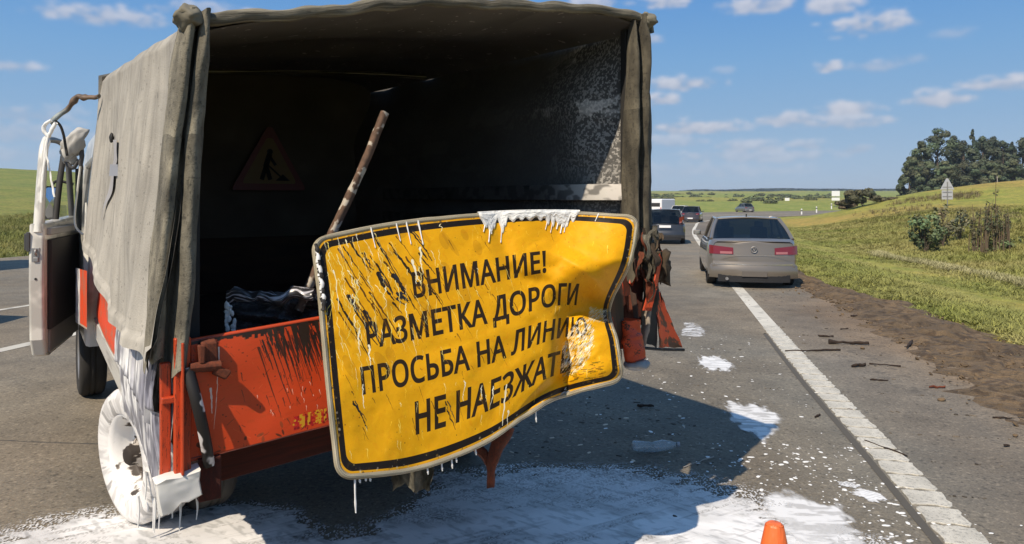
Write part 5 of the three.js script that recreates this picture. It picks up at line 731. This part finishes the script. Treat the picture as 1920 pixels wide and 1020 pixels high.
function carAt(name, label, px, py, len, opts, off = 0) { const p = gnd(px, py), m = mAt(-p.z), h = heading(m) + off; return makeCar(thing(name, label, 'car', V(p.x - Math.sin(h) * len / 2, p.y, p.z - Math.cos(h) * len / 2), h, 'cars queuing up the road'), { L: len, ...opts }); }
carAt('hatchback_car', 'dark grey hatchback ahead of the truck, nearest of the queue', 1247, 458, 3.9, { W: 1.62, H: 1.40, belt: 0.60, deck: 0.86, clear: 0.22, paint: carPaint(0.035, 0.037, 0.042, 0.3), cabin: [0.12, 0.45, 2.2, 2.9], light: [0.56, 0.80, 0.2, 0.36], plateY: 0.72, plate: [0.8, 0.8, 0.8] });
carAt('dark_car', 'small dark car with pale rear window beyond the hatchback', 1294, 417, 4.1, { W: 1.7, H: 1.45, paint: carPaint(0.05, 0.04, 0.042, 0.3), cabin: [0.4, 1.0, 2.2, 2.9], light: [0.5, 0.7, 0.3, 0.16], plate: [0.8, 0.8, 0.8] });
carAt('pale_car', 'small pale car half hidden behind the dark hatchback', 1270, 412, 4.1, { W: 1.7, H: 1.5, paint: carPaint(0.6, 0.57, 0.5, 0.1), cabin: [0.2, 0.6, 2.3, 3.0], light: [0.5, 0.8, 0.25, 0.2] });
{ const p = gnd(1240, 408); const o = thing('white_van', 'white box van farthest up the road beside the truck canvas', 'van', V(p.x, p.y, p.z), heading(mAt(-p.z))); const wm = std({ color: new THREE.Color(0.8, 0.8, 0.8), roughness: 0.4 });
  part('body', merge([new RoundedBoxGeometry(1.95, 1.9, 3.6, 3, 0.12).translate(0, 1.35, 0), new RoundedBoxGeometry(1.9, 1.1, 1.4, 3, 0.2).translate(0, 0.95, -2.3)]), wm, o); part('rear_window', new THREE.BoxGeometry(1.5, 0.45, 0.02).translate(0, 1.6, 1.81), darkMat, o); part('bumper', box(1.9, 0.25, 0.1, 0, 0.55, 1.83, 0.03), darkMat, o);
  for (const s of [-1, 1]) { part('tail_light', box(0.12, 0.35, 0.03, s * 0.86, 1.1, 1.81, 0.01), std({ color: new THREE.Color(0.5, 0.03, 0.02) }), o); for (const z of [1.1, -2.1]) part('wheel', new THREE.CylinderGeometry(0.34, 0.34, 0.22, 20).rotateZ(Math.PI / 2).translate(s * 0.82, 0.34, z), rubberMat, o); } }
{ const p = V(39.6, roadY(126), -126); const o = thing('distant_car', 'tiny dark car far away where the road bends right', 'car', V(p.x, p.y, p.z), 0.15); makeCar(o, { L: 4.2, W: 1.75, H: 1.5, paint: carPaint(0.12, 0.12, 0.12, 0.1), cabin: [0.4, 1, 2.3, 3], light: [0.5, 0.7, 0.3, 0.16] }); }
// a lorry and a car standing just outside the frame on the left: their shadows lie on the road
{
  const o = thing('parked_lorry', 'box lorry parked on the far carriageway, its shadow crossing the road', 'lorry', V(-15.4, roadY(15), -15.4), heading(mAt(15))), wm = std({ color: new THREE.Color(0.6, 0.6, 0.6), roughness: 0.6 });
  part('cargo_box', box(2.4, 2.5, 6.2, 0, 2.25, 1, 0.03), wm, o); part('cab', new RoundedBoxGeometry(2.2, 2.1, 1.9, 3, 0.2).translate(0, 1.65, -3.1), wm, o); part('chassis', box(1.0, 0.25, 8, 0, 0.75, 0, 0.02), darkMat, o);
  for (const s of [-1, 1]) for (const z of [2.6, -2.9]) part('wheel', new THREE.CylinderGeometry(0.45, 0.45, 0.28, 24).rotateZ(Math.PI / 2).translate(s * 1.0, 0.45, z), rubberMat, o);
}
makeCar(thing('parked_car', 'dark car standing left of the truck, only its shadow on the lane in view', 'car', V(-8.35, roadY(8), -8.1), heading(mAt(8))), { L: 4.3, W: 1.75, H: 1.45, paint: carPaint(0.1, 0.1, 0.11), cabin: [0.4, 1, 2.3, 3], light: [0.5, 0.7, 0.3, 0.16] });

// ---------------------------------------------------------------- woods, shrubs, grass
const barkMat = std({ color: new THREE.Color(0.10, 0.075, 0.055), roughness: 0.95 });
const leafMats = [[0.035, 0.065, 0.028], [0.05, 0.085, 0.03], [0.028, 0.05, 0.028], [0.06, 0.075, 0.035]].map((c) => phys({ color: new THREE.Color(...c), roughness: 0.8, transmission: 0.0 }));
const leafMat = std({ vertexColors: true, roughness: 0.85 });
function leafCloud(blobs, per, size, tint, r) {
  const pos = [], nor = [], col = [];
  for (const [bx, by, bz, rx, ry, rz] of blobs) {
    const bt = rr(0.6, 1.45, r), by2 = rr(0.85, 1.25, r);
    for (let i = 0; i < per; i++) {
      const a = V(r() * 2 - 1, r() * 2 - 1, r() * 2 - 1); if (a.length() > 1) { i--; continue; } const k = 0.55 + 0.45 * r(); a.normalize().multiplyScalar(k);
      const c = V(bx + a.x * rx, by + a.y * ry, bz + a.z * rz), n = a.clone().normalize().add(V(r() - 0.5, r() * 0.6, r() - 0.5)).normalize(), t = V(r() - 0.5, r() - 0.5, r() - 0.5).cross(n).normalize(), b = n.clone().cross(t), s = size * rr(0.6, 1.4, r), f = s * rr(0.45, 0.8, r);
      const P = [c.clone().addScaledVector(t, -s), c.clone().addScaledVector(b, f).addScaledVector(n, f * 0.3), c.clone().addScaledVector(t, s), c.clone().addScaledVector(b, -f).addScaledVector(n, f * 0.3)];
      const q = bt * rr(0.75, 1.25, r), cc = [tint[0] * q * by2, tint[1] * q, tint[2] * q];
      for (const j of [0, 2, 1, 0, 3, 2]) { pos.push(P[j].x, P[j].y, P[j].z); nor.push(n.x, n.y, n.z); col.push(...cc); }
    }
  }
  const g = new THREE.BufferGeometry(); g.setAttribute('position', new THREE.Float32BufferAttribute(pos, 3)); g.setAttribute('normal', new THREE.Float32BufferAttribute(nor, 3)); g.setAttribute('color', new THREE.Float32BufferAttribute(col, 3)); return g;
}
function tree(px, topPy, d, kind, width, label, seed) {
  const r = rngOf(seed), p = landAt(px, d), top = EYE - (topPy - HOR) / F * d, h = top - p.y, o = thing(['pine_tree', 'leafy_tree', 'spruce_tree'][kind], label, 'tree', V(p.x, p.y - 0.1, p.z), r() * 6, 'trees of the wood on the hill');
  const wd = width / F * d / 2, limbs = [tube([V(0, 0, 0), V(rr(-0.2, 0.2, r), h * 0.5, rr(-0.2, 0.2, r)), V(rr(-0.2, 0.2, r), h * 0.93, 0)], (t) => 0.24 * (1 - t * 0.85) * h / 12, 8, 7)], blobs = [];
  const n = kind === 2 ? 40 : 34;
  for (let i = 0; i < n; i++) {
    const t = (i + r()) / n, a = r() * 6.28;
    if (kind === 2) { const y = h * lerp(0.10, 0.97, t), q = wd * (1.1 - t) * rr(0.5, 1.1, r); blobs.push([Math.cos(a) * q, y, Math.sin(a) * q, wd * 0.5 * (1.15 - t), h * 0.03, wd * 0.5 * (1.15 - t)]); }
    else { const lo = kind === 0 ? 0.30 : 0.12, y = h * lerp(lo, 0.93, t), env = Math.sin(Math.PI * clamp(lerp(kind === 0 ? 0.25 : 0.2, 0.93, t))) ** 0.6, q = wd * env * rr(0.25, 0.95, r); blobs.push([Math.cos(a) * q, y, Math.sin(a) * q, wd * rr(0.2, 0.42, r), h * rr(0.03, 0.075, r), wd * rr(0.2, 0.42, r)]); if (i % 2 === 0) limbs.push(tube([V(0, y * 0.82, 0), V(Math.cos(a) * q * 0.5, y * 0.93, Math.sin(a) * q * 0.5), V(Math.cos(a) * q, y, Math.sin(a) * q)], (s) => 0.06 * (1 - s * 0.7) * h / 12, 5, 5)); }
  }
  blobs.push([0, h * 0.955, 0, wd * (kind === 2 ? 0.08 : 0.25), h * 0.045, wd * (kind === 2 ? 0.08 : 0.25)]);
  part('trunk', merge(limbs), barkMat, o);
  part('crown', leafCloud(blobs, kind === 2 ? 110 : 170, kind === 1 ? 0.21 : 0.19, [[0.062, 0.085, 0.048], [0.075, 0.098, 0.048], [0.048, 0.070, 0.044]][kind], r), leafMat, o);
  return o;
}
const WOOD = [
  [1706, 292, 150, 1, 46, 'low leafy tree at the left end of the wood'], [1728, 262, 146, 1, 60, 'rounded tree second from the left end of the wood'], [1758, 238, 150, 1, 84, 'tallest broad tree near the left end of the wood'],
  [1788, 252, 156, 0, 46, 'narrow pine just right of the tallest broad tree'], [1806, 262, 150, 0, 50, 'dark pine between the narrow pine and the spruce'], [1824, 241, 158, 2, 40, 'pointed spruce rising above the middle of the wood'],
  [1842, 254, 150, 0, 56, 'pine right behind the roadside dead stalks'], [1862, 254, 156, 0, 48, 'flat topped pine in the right half of the wood'], [1880, 262, 150, 0, 52, 'lower pine beside the pale bare trunk'],
  [1898, 264, 158, 2, 42, 'second spruce, near the right picture edge'], [1918, 256, 150, 0, 56, 'pine cut by the right picture edge'], [1945, 262, 152, 0, 60, 'pine beyond the right picture edge'],
  [1772, 300, 138, 1, 50, 'low bushy tree in front of the tallest broad tree'], [1828, 306, 138, 1, 50, 'low bushy tree in front of the pointed spruce'], [1898, 296, 140, 1, 56, 'greyish bushy tree in front of the second spruce'], [1740, 300, 140, 1, 46, 'low shrubby tree under the rounded tree'],
  [1858, 300, 140, 1, 46, 'low shrubby tree left of the pale bare trunk'], [1690, 330, 150, 1, 18, 'sapling standing alone at the foot of the wood']];
WOOD.forEach((a, i) => tree(...a, 900 + i * 7));
{ const p = landAt(1870, 136), o = thing('bare_trunk', 'pale bare tree trunk standing at the front of the wood', 'tree', p); part('trunk', tube([V(0, 0, 0), V(0.1, 3, 0), V(-0.05, 6.5, 0)], (t) => 0.14 * (1 - 0.6 * t), 8, 6), std({ color: new THREE.Color(0.42, 0.38, 0.33) }), o); }
{ // woods beyond the back of those trees, and the far tree line: masses
  const r = rngOf(71), g = leafCloud([[0, 0.5, 0, 0.5, 0.5, 0.5], [0.25, 0.35, 0.1, 0.4, 0.35, 0.4], [-0.3, 0.4, 0, 0.35, 0.4, 0.35]], 70, 0.13, [1, 1, 1], r), M = new THREE.Matrix4(), Q = new THREE.Quaternion();
  const mass = (name, label, list, cols) => { const im = new THREE.InstancedMesh(g, leafMat, list.length); list.forEach(([x, y, z, w, h], i) => { Q.setFromAxisAngle(V(0, 1, 0), r() * 6.3); M.compose(V(x, y, z), Q, V(w, h, w)); im.setMatrixAt(i, M); const k = rr(0.7, 1.2, r); im.setColorAt(i, new THREE.Color(cols[0] * k, cols[1] * k, cols[2] * k)); }); im.name = name; im.castShadow = im.receiveShadow = true; scene.add(im); tag(im, label, 'trees', null, 'stuff'); };
  const back = []; for (let i = 0; i < 60; i++) { const px = rr(1745, 2060, r), d = rr(160, 186, r), p = landAt(px, d), h = rr(7, 10.5, r); back.push([p.x, p.y - 0.3, p.z, rr(4, 6.5, r), h * 0.85]); }
  mass('woodland', 'dense dark wood behind the front trees on the hill', back, [0.030, 0.045, 0.028]);
  const far = []; for (let i = 0; i < 900; i++) { const px = rr(1290, 1720, r), d = rr(760, 1000, r), p = landAt(px, d), hh = (EYE - (lerp(357.5, 358, r()) - HOR - (px > 1545 ? 1 + sm(1545, 1660, px) * 3 : 0) + (px < 1400 ? (1400 - px) * 0.03 : 0)) / F * d) - p.y; far.push([p.x, p.y - 1, p.z, rr(14, 24, r), Math.max(3, hh * rr(0.75, 1.05, r) + 1)]); }
  mass('far_woodland', 'dark line of woods along the horizon', far, [0.045, 0.065, 0.062]);
  const scrub = []; for (let i = 0; i < 90; i++) { const px = rr(1220, 1560, r), d = rr(170, 420, r), p = landAt(px, d); if (Math.abs(roadOff(p.x, p.z) + 9) < 14) continue; scrub.push([p.x, p.y - 0.2, p.z, rr(1.5, 4, r), rr(0.6, 1.8, r)]); }
  mass('scrub', 'low bushes in the field beyond the road bend', scrub, [0.095, 0.11, 0.05]);
}
function bush(px, pyTop, d, wpx, label, tint, seed, per = 60) {
  const r = rngOf(seed), p = landAt(px, d), top = EYE - (pyTop - HOR) / F * d, h = Math.max(0.4, top - p.y), wd = wpx / F * d / 2, o = thing('bush', label, 'bush', p, 0, 'bushes on the right bank'), blobs = [], st = [];
  for (let i = 0; i < 16; i++) { const a = r() * 6.28, q = wd * Math.sqrt(r()) * 0.75, y = h * rr(0.2, 0.85, r) * (1 - 0.3 * q / wd); blobs.push([Math.cos(a) * q, y, Math.sin(a) * q, wd * 0.32, h * 0.16, wd * 0.32]); st.push(tube([V(0, 0, 0), V(Math.cos(a) * q * 0.4, y * 0.6, Math.sin(a) * q * 0.4), V(Math.cos(a) * q, y, Math.sin(a) * q)], 0.012, 5, 4)); }
  part('stems', merge(st), barkMat, o); part('foliage', leafCloud(blobs, per, 0.06 * d / 28, tint, r), leafMat, o);
}
bush(1735, 388, 29, 72, 'green leafy bush on the bank left of the dead stalks', [0.10, 0.135, 0.06], 51, 80);
bush(1768, 366, 31, 44, 'sparse brownish bush just under the back of the triangular sign', [0.13, 0.12, 0.065], 57, 26);
bush(1800, 384, 33, 56, 'thin pale green bush between the sign and the dead stalks', [0.14, 0.15, 0.085], 59, 24);
bush(1618, 349, 78, 70, 'dark bush on top of the near bank, left of the hill', [0.07, 0.08, 0.04], 61, 90);
bush(1585, 372, 82, 50, 'brownish low bush at the left foot of the dark bush', [0.10, 0.09, 0.05], 67, 60);
bush(1655, 370, 80, 60, 'low bush right of the dark bush on the bank', [0.09, 0.085, 0.045], 69, 60);
{ // cluster of dry upright stalks
  const r = rngOf(83), p = landAt(1858, 27), o = thing('dry_stalks', 'clump of tall dry brown upright stalks on the right bank', 'plant', p), st = [], blobs = [], S = 27 / F;
  for (let i = 0; i < 62; i++) { const x = rr(-32, 34, r) * S, z = rr(-0.4, 0.4, r), h = (i === 0 ? 136 : rr(48, 112, r) * (1 - 0.35 * Math.abs(x / (34 * S)))) * S, l = rr(-0.1, 0.1, r); st.push(tube([V(x, -0.05, z), V(x + l * 0.5, h * 0.55, z), V(x + l, h, z + l)], (t) => 0.026 * (1 - t * 0.7), 6, 4)); if (i % 2 || i === 0) for (let k = 0; k < 3; k++) blobs.push([x + l * 0.8 + rr(-0.06, 0.06, r), h * rr(0.55, 0.97, r), z, 0.10, 0.13, 0.10]); }
  part('stems', merge(st), std({ color: new THREE.Color(0.13, 0.095, 0.06), roughness: 1 }), o); part('leaves', leafCloud(blobs, 16, 0.04, [0.085, 0.09, 0.045], r), leafMat, o);
  const b2 = []; for (let i = 0; i < 16; i++) b2.push([rr(-30, 50, r) * S, rr(0.1, 0.6, r), rr(-0.4, 0.4, r), 0.18, 0.16, 0.18]); part('undergrowth', leafCloud(b2, 30, 0.05, [0.11, 0.14, 0.055], r), leafMat, o);
}
// grass near the road
{
  const r = rngOf(15), blades = [];
  for (let i = 0; i < 11; i++) { const a = r() * 6.28, lean = rr(0.1, 0.55, r), q = r() * 0.09, h = rr(0.6, 1, r), w = rr(0.010, 0.02, r), bx = Math.cos(a * 3) * q, bz = Math.sin(a * 3) * q; const g = grid(1, 3, (u, v) => { const k = 1 - v; return V(bx + Math.cos(a) * lean * k * k * 0.45 + (u - 0.5) * w * (1 - k * 0.85) * Math.sin(a), h * k, bz + Math.sin(a) * lean * k * k * 0.45 - (u - 0.5) * w * (1 - k * 0.85) * Math.cos(a)); }); blades.push(g); }
  const tuft = merge(blades), M = new THREE.Matrix4(), Q = new THREE.Quaternion();
  const spread = (name, label, n, place, cols) => {
    const im = new THREE.InstancedMesh(tuft, std({ roughness: 0.9 }), n); let k = 0;
    for (let i = 0; i < n; i++) { const q = place(); if (!q) continue; const [x, z, h, w] = q, y = land(x, z); Q.setFromAxisAngle(V(0, 1, 0), r() * 6.3); M.compose(V(x, y - 0.01, z), Q, V(w, h, w)); im.setMatrixAt(k, M); const t = clamp(fbm(x * 0.35 + 60, z * 0.35 + 60, 3, 71) * 1.9 - 0.45), b = rr(0.8, 1.2, r), a = cols[0], c = cols[1]; im.setColorAt(k, new THREE.Color(lerp(a[0], c[0], t) * b, lerp(a[1], c[1], t) * b, lerp(a[2], c[2], t) * b)); k++; }
    im.count = k; im.name = name; im.castShadow = im.receiveShadow = true; scene.add(im); tag(im, label, 'grass', null, 'stuff');
  };
  const greens = [[0.215, 0.23, 0.046], [0.33, 0.29, 0.095]];
  spread('verge_grass', 'thick green and yellow grass on the right verge', 80000, () => { const m = mAt(3) + r() ** 1.5 * 62, o = 1.55 + dirtW(m) + r() ** 1.25 * 22 + (fbm(m * 1.6, 3, 2, 9) - 0.5) * 0.8, p = onRoad(m, o, 0), d = -p.z; if (d < 4 || p.x / d > 0.85) return null; return [p.x, p.z, rr(0.05, 0.12, r) * (1 + 1.2 * sm(5, 11, o)) * (0.7 + 0.6 * fbm(p.x, p.z, 2, 5)), rr(0.8, 1.5, r) * (1 + d / 60)]; }, greens);
  spread('verge_grass', 'mown grass on the left verge beyond the carriageways', 9000, () => { const x = rr(-30, -13, r), z = -rr(18, 46, r), o = roadOff(x, z); if (o > -21.3) return null; return [x, z, rr(0.12, 0.3, r), rr(1, 2, r)]; }, [[0.16, 0.18, 0.036], [0.24, 0.22, 0.07]]);
  spread('dry_grass', 'tall reddish dry grass on the bank beyond the silver car', 5200, () => { const d = rr(34, 84, r), o = 11 + (r() + r() + r()) * 9, p = onRoad(mAt(d) , o, 0), k = fbm(p.x * 0.16 + 20, p.z * 0.11 + 90, 3, 77); if (r() > sm(0.40, 0.62, k) * sm(34, 46, d)) return null; return [p.x, p.z, rr(0.18, 0.45, r), rr(1.5, 3, r)]; }, [[0.17, 0.135, 0.065], [0.25, 0.215, 0.085]]);
  // mown strips lying pale in the grass
  spread('dry_grass', 'pale strip of dry cut grass along the verge', 2600, () => { const m = mAt(9) + r() * 22, o = 7.4 + (r() - 0.5) * 0.5 - 0.04 * (m - mAt(9)) + (fbm(m * 0.3, 2, 2, 4) - 0.5) * 0.8, p = onRoad(m, o, 0); return [p.x, p.z, rr(0.10, 0.22, r), rr(1, 1.8, r)]; }, [[0.30, 0.28, 0.13], [0.40, 0.36, 0.18]]);
}
{
  const r = rngOf(202), n = 3200, im = new THREE.InstancedMesh(lump(1, 0.7, 1, 12, 0.45, 1), std({ roughness: 1 }), n), M = new THREE.Matrix4(), Q = new THREE.Quaternion();
  for (let i = 0; i < n; i++) { const m = mAt(3.5) + r() ** 1.2 * 11, wd = dirtW(m), o = 1.15 + (wd + 0.35) * (r() * 0.6 + r() * 0.4) + (r() < 0.1 ? -rr(0, 0.6, r) : 0), p = onRoad(m, o, 0.012), s = 0.006 + 0.022 * r() ** 3; Q.setFromAxisAngle(V(0.3, 1, 0.2).normalize(), r() * 6.3); M.compose(p, Q, V(s * rr(0.8, 1.6, r), s * 0.8, s)); im.setMatrixAt(i, M); const k = rr(0.6, 1.25, r); im.setColorAt(i, new THREE.Color(0.135 * k, 0.092 * k, 0.052 * k)); }
  im.name = 'earth_clods'; im.castShadow = im.receiveShadow = true; scene.add(im); tag(im, 'loose clods of brown earth on the dirt verge', 'earth', null, 'stuff');
}
// ---------------------------------------------------------------- road furniture
{ // back of a triangular sign with a plate under it
  const p = landAt(1776, 62), y0 = EYE - (374 - HOR) / F * 62, y1 = EYE - (335 - HOR) / F * 62, o = thing('road_sign', 'grey back of a triangular sign over a plate on the right bank', 'road sign', V(p.x, p.y, p.z), -0.35), b = y0 - p.y, t = y1 - p.y, H = t - b;
  const gm = std({ color: new THREE.Color(0.42, 0.43, 0.45), metalness: 0.2, roughness: 0.5 });
  const s = new THREE.Shape([[-0.5, 0], [0.5, 0], [0.06, H * 0.52], [-0.06, H * 0.52]].map((q) => new THREE.Vector2(...q)));
  part('triangle_plate', new THREE.ExtrudeGeometry(s, { depth: 0.03, bevelEnabled: true, bevelSize: 0.02, bevelThickness: 0.01 }).translate(0, b + H * 0.48, 0), gm, o);
  part('lower_plate', box(0.82, H * 0.44, 0.03, 0, b + H * 0.22, 0.01), gm, o);
  for (const y of [b + H * 0.15, b + H * 0.36, b + H * 0.6]) part('bracket', box(0.7, 0.05, 0.04, 0, y, 0.045), steelMat, o);
  for (const x of [-0.0]) part('post', new THREE.CylinderGeometry(0.04, 0.04, b + H * 0.85, 10).translate(x, (b + H * 0.85) / 2, 0.09), steelMat, o);
}
function farSign(px, py0, py1, d, wpx, label, two) { const p = landAt(px, d), y0 = EYE - (py1 - HOR) / F * d, y1 = EYE - (py0 - HOR) / F * d, w = wpx / F * d, o = thing('road_sign', label, 'road sign', V(p.x, p.y, p.z), -0.5), m = std({ color: new THREE.Color(0.72, 0.73, 0.74), roughness: 0.5 }); const H = y1 - y0; if (two) { part('upper_plate', box(w, H * 0.55, 0.06, 0, y1 - p.y - H * 0.275, 0), m, o); part('lower_plate', box(w, H * 0.3, 0.06, 0, y0 - p.y + H * 0.15, 0), m, o); } else part('plate', box(w, H, 0.06, 0, (y0 + y1) / 2 - p.y, 0), m, o); part('post', new THREE.CylinderGeometry(0.07, 0.07, y1 - p.y, 8).translate(0, (y1 - p.y) / 2, -0.1), steelMat, o); }
farSign(1567, 358, 376, 150, 14, 'pair of pale sign plates far off by the bend', true);
farSign(1476, 371, 383, 190, 8, 'single pale sign plate far off in the field');
for (const [px, py, d, label] of [[1503, 403, 108, 'white marker post left of the far bend'], [1531, 398, 118, 'white marker post in the middle of the far bend'], [1559, 391, 132, 'white marker post right, under the pair of far sign plates']]) { const x = (px - 960) / F * d, y = EYE - (py - HOR) / F * d, o = thing('marker_post', label, 'marker post', V(x, y, -d), 0, 'white marker posts at the bend'); part('post', box(0.18, 1.0, 0.12, 0, 0.4, 0, 0.03), std({ color: new THREE.Color(0.78, 0.78, 0.76) }), o); part('band', box(0.19, 0.2, 0.13, 0, 0.62, 0), darkMat, o); part('reflector', box(0.10, 0.12, 0.14, 0, 0.62, 0), steelMat, o); }
// ---------------------------------------------------------------- debris on the shoulder
{
  const woodM = std({ map: tex(64, 128, (u, v) => { const k = 0.6 + 0.7 * fbm(u * 4, v * 14, 3, 471); return [0.20 * k, 0.15 * k, 0.115 * k]; }), roughness: 0.95 });
  const D = [
    [1591, 646, 70, 9, -0.05, 'dark ragged strip with a thick left end, longest piece on the shoulder'], [1705, 649, 40, 9, 0.45, 'dark slanting chunk at the edge of the brown earth'], [1524, 659, 108, 4, 0.02, 'thin dark rod lying across the white edge line'], [1548, 632, 26, 5, -0.08, 'short dark scrap left of the ragged strip'],
    [1610, 688, 30, 8, 0.1, 'small lumpy dark clod below the ragged strip'], [1660, 686, 48, 4, -0.15, 'thin bent brown stick right of the lumpy clod'], [1648, 714, 32, 4, -0.04, 'short dark stick below the bent brown stick'], [1580, 550, 30, 7, -0.1, 'dark clod at the grass edge behind the saloon car'],
    [1602, 594, 16, 4, 0.1, 'tiny dark scrap at the left rim of the brown earth'], [1583, 618, 16, 4, 0.1, 'tiny dark scrap above the ragged strip'], [1757, 728, 30, 6, 0.0, 'reddish brown flat scrap on the shoulder'], [1880, 785, 34, 4, -0.05, 'dark twig near the right picture edge'],
    [1532, 782, 14, 6, 0.3, 'small dark scrap in the lane left of the edge line'], [1660, 842, 36, 5, -0.75, 'dark sliver lying on the white blocks'], [1210, 765, 30, 10, 0.0, 'flat dark scrap in the truck shadow beyond the bottle'], [1310, 868, 70, 4, 0.25, 'thin pale twig in the truck shadow beside the bottle'], [1888, 838, 12, 8, 0.1, 'small black stone at the right picture edge']];
  D.forEach(([px, py, wp, hp, lean, label], i) => {
    const p = gnd(px, py), d = -p.z, w = wp / F * d, th = Math.max(0.010, Math.min(0.035, hp / F * d * 0.7)), r = rngOf(600 + i), o = off(i);
    function off() { return 0; }
    const n = 6, pts = Array.from({ length: n + 1 }, (_, k) => V(lerp(-w / 2, w / 2, k / n), th * 0.45 + rr(0, th * 0.25, r), -lean * lerp(-w / 2, w / 2, k / n) * 3.2 + rr(-1, 1, r) * w * 0.03));
    const g = shake(tube(pts, (t, a) => th * (0.32 + 0.35 * n2(t * 5, i, 3) + (i === 0 ? 0.6 * sm(0.3, 0.05, t) : 0)) * (1 - 0.3 * Math.abs(Math.sin(a))), 20, 8), th * 0.5, 24, i);
    const m = one('debris', g, i === 15 ? std({ color: new THREE.Color(0.3, 0.27, 0.23) }) : i === 10 ? rustMat : woodM, label, 'debris', 'debris strewn over the shoulder'); m.position.set(p.x, p.y + 0.002, p.z); m.userData.kind = 'thing';
  });
}
scene.fog = new THREE.FogExp2(new THREE.Color(0.62, 0.72, 0.85), 0.00028);
renderer.render(scene, camera);
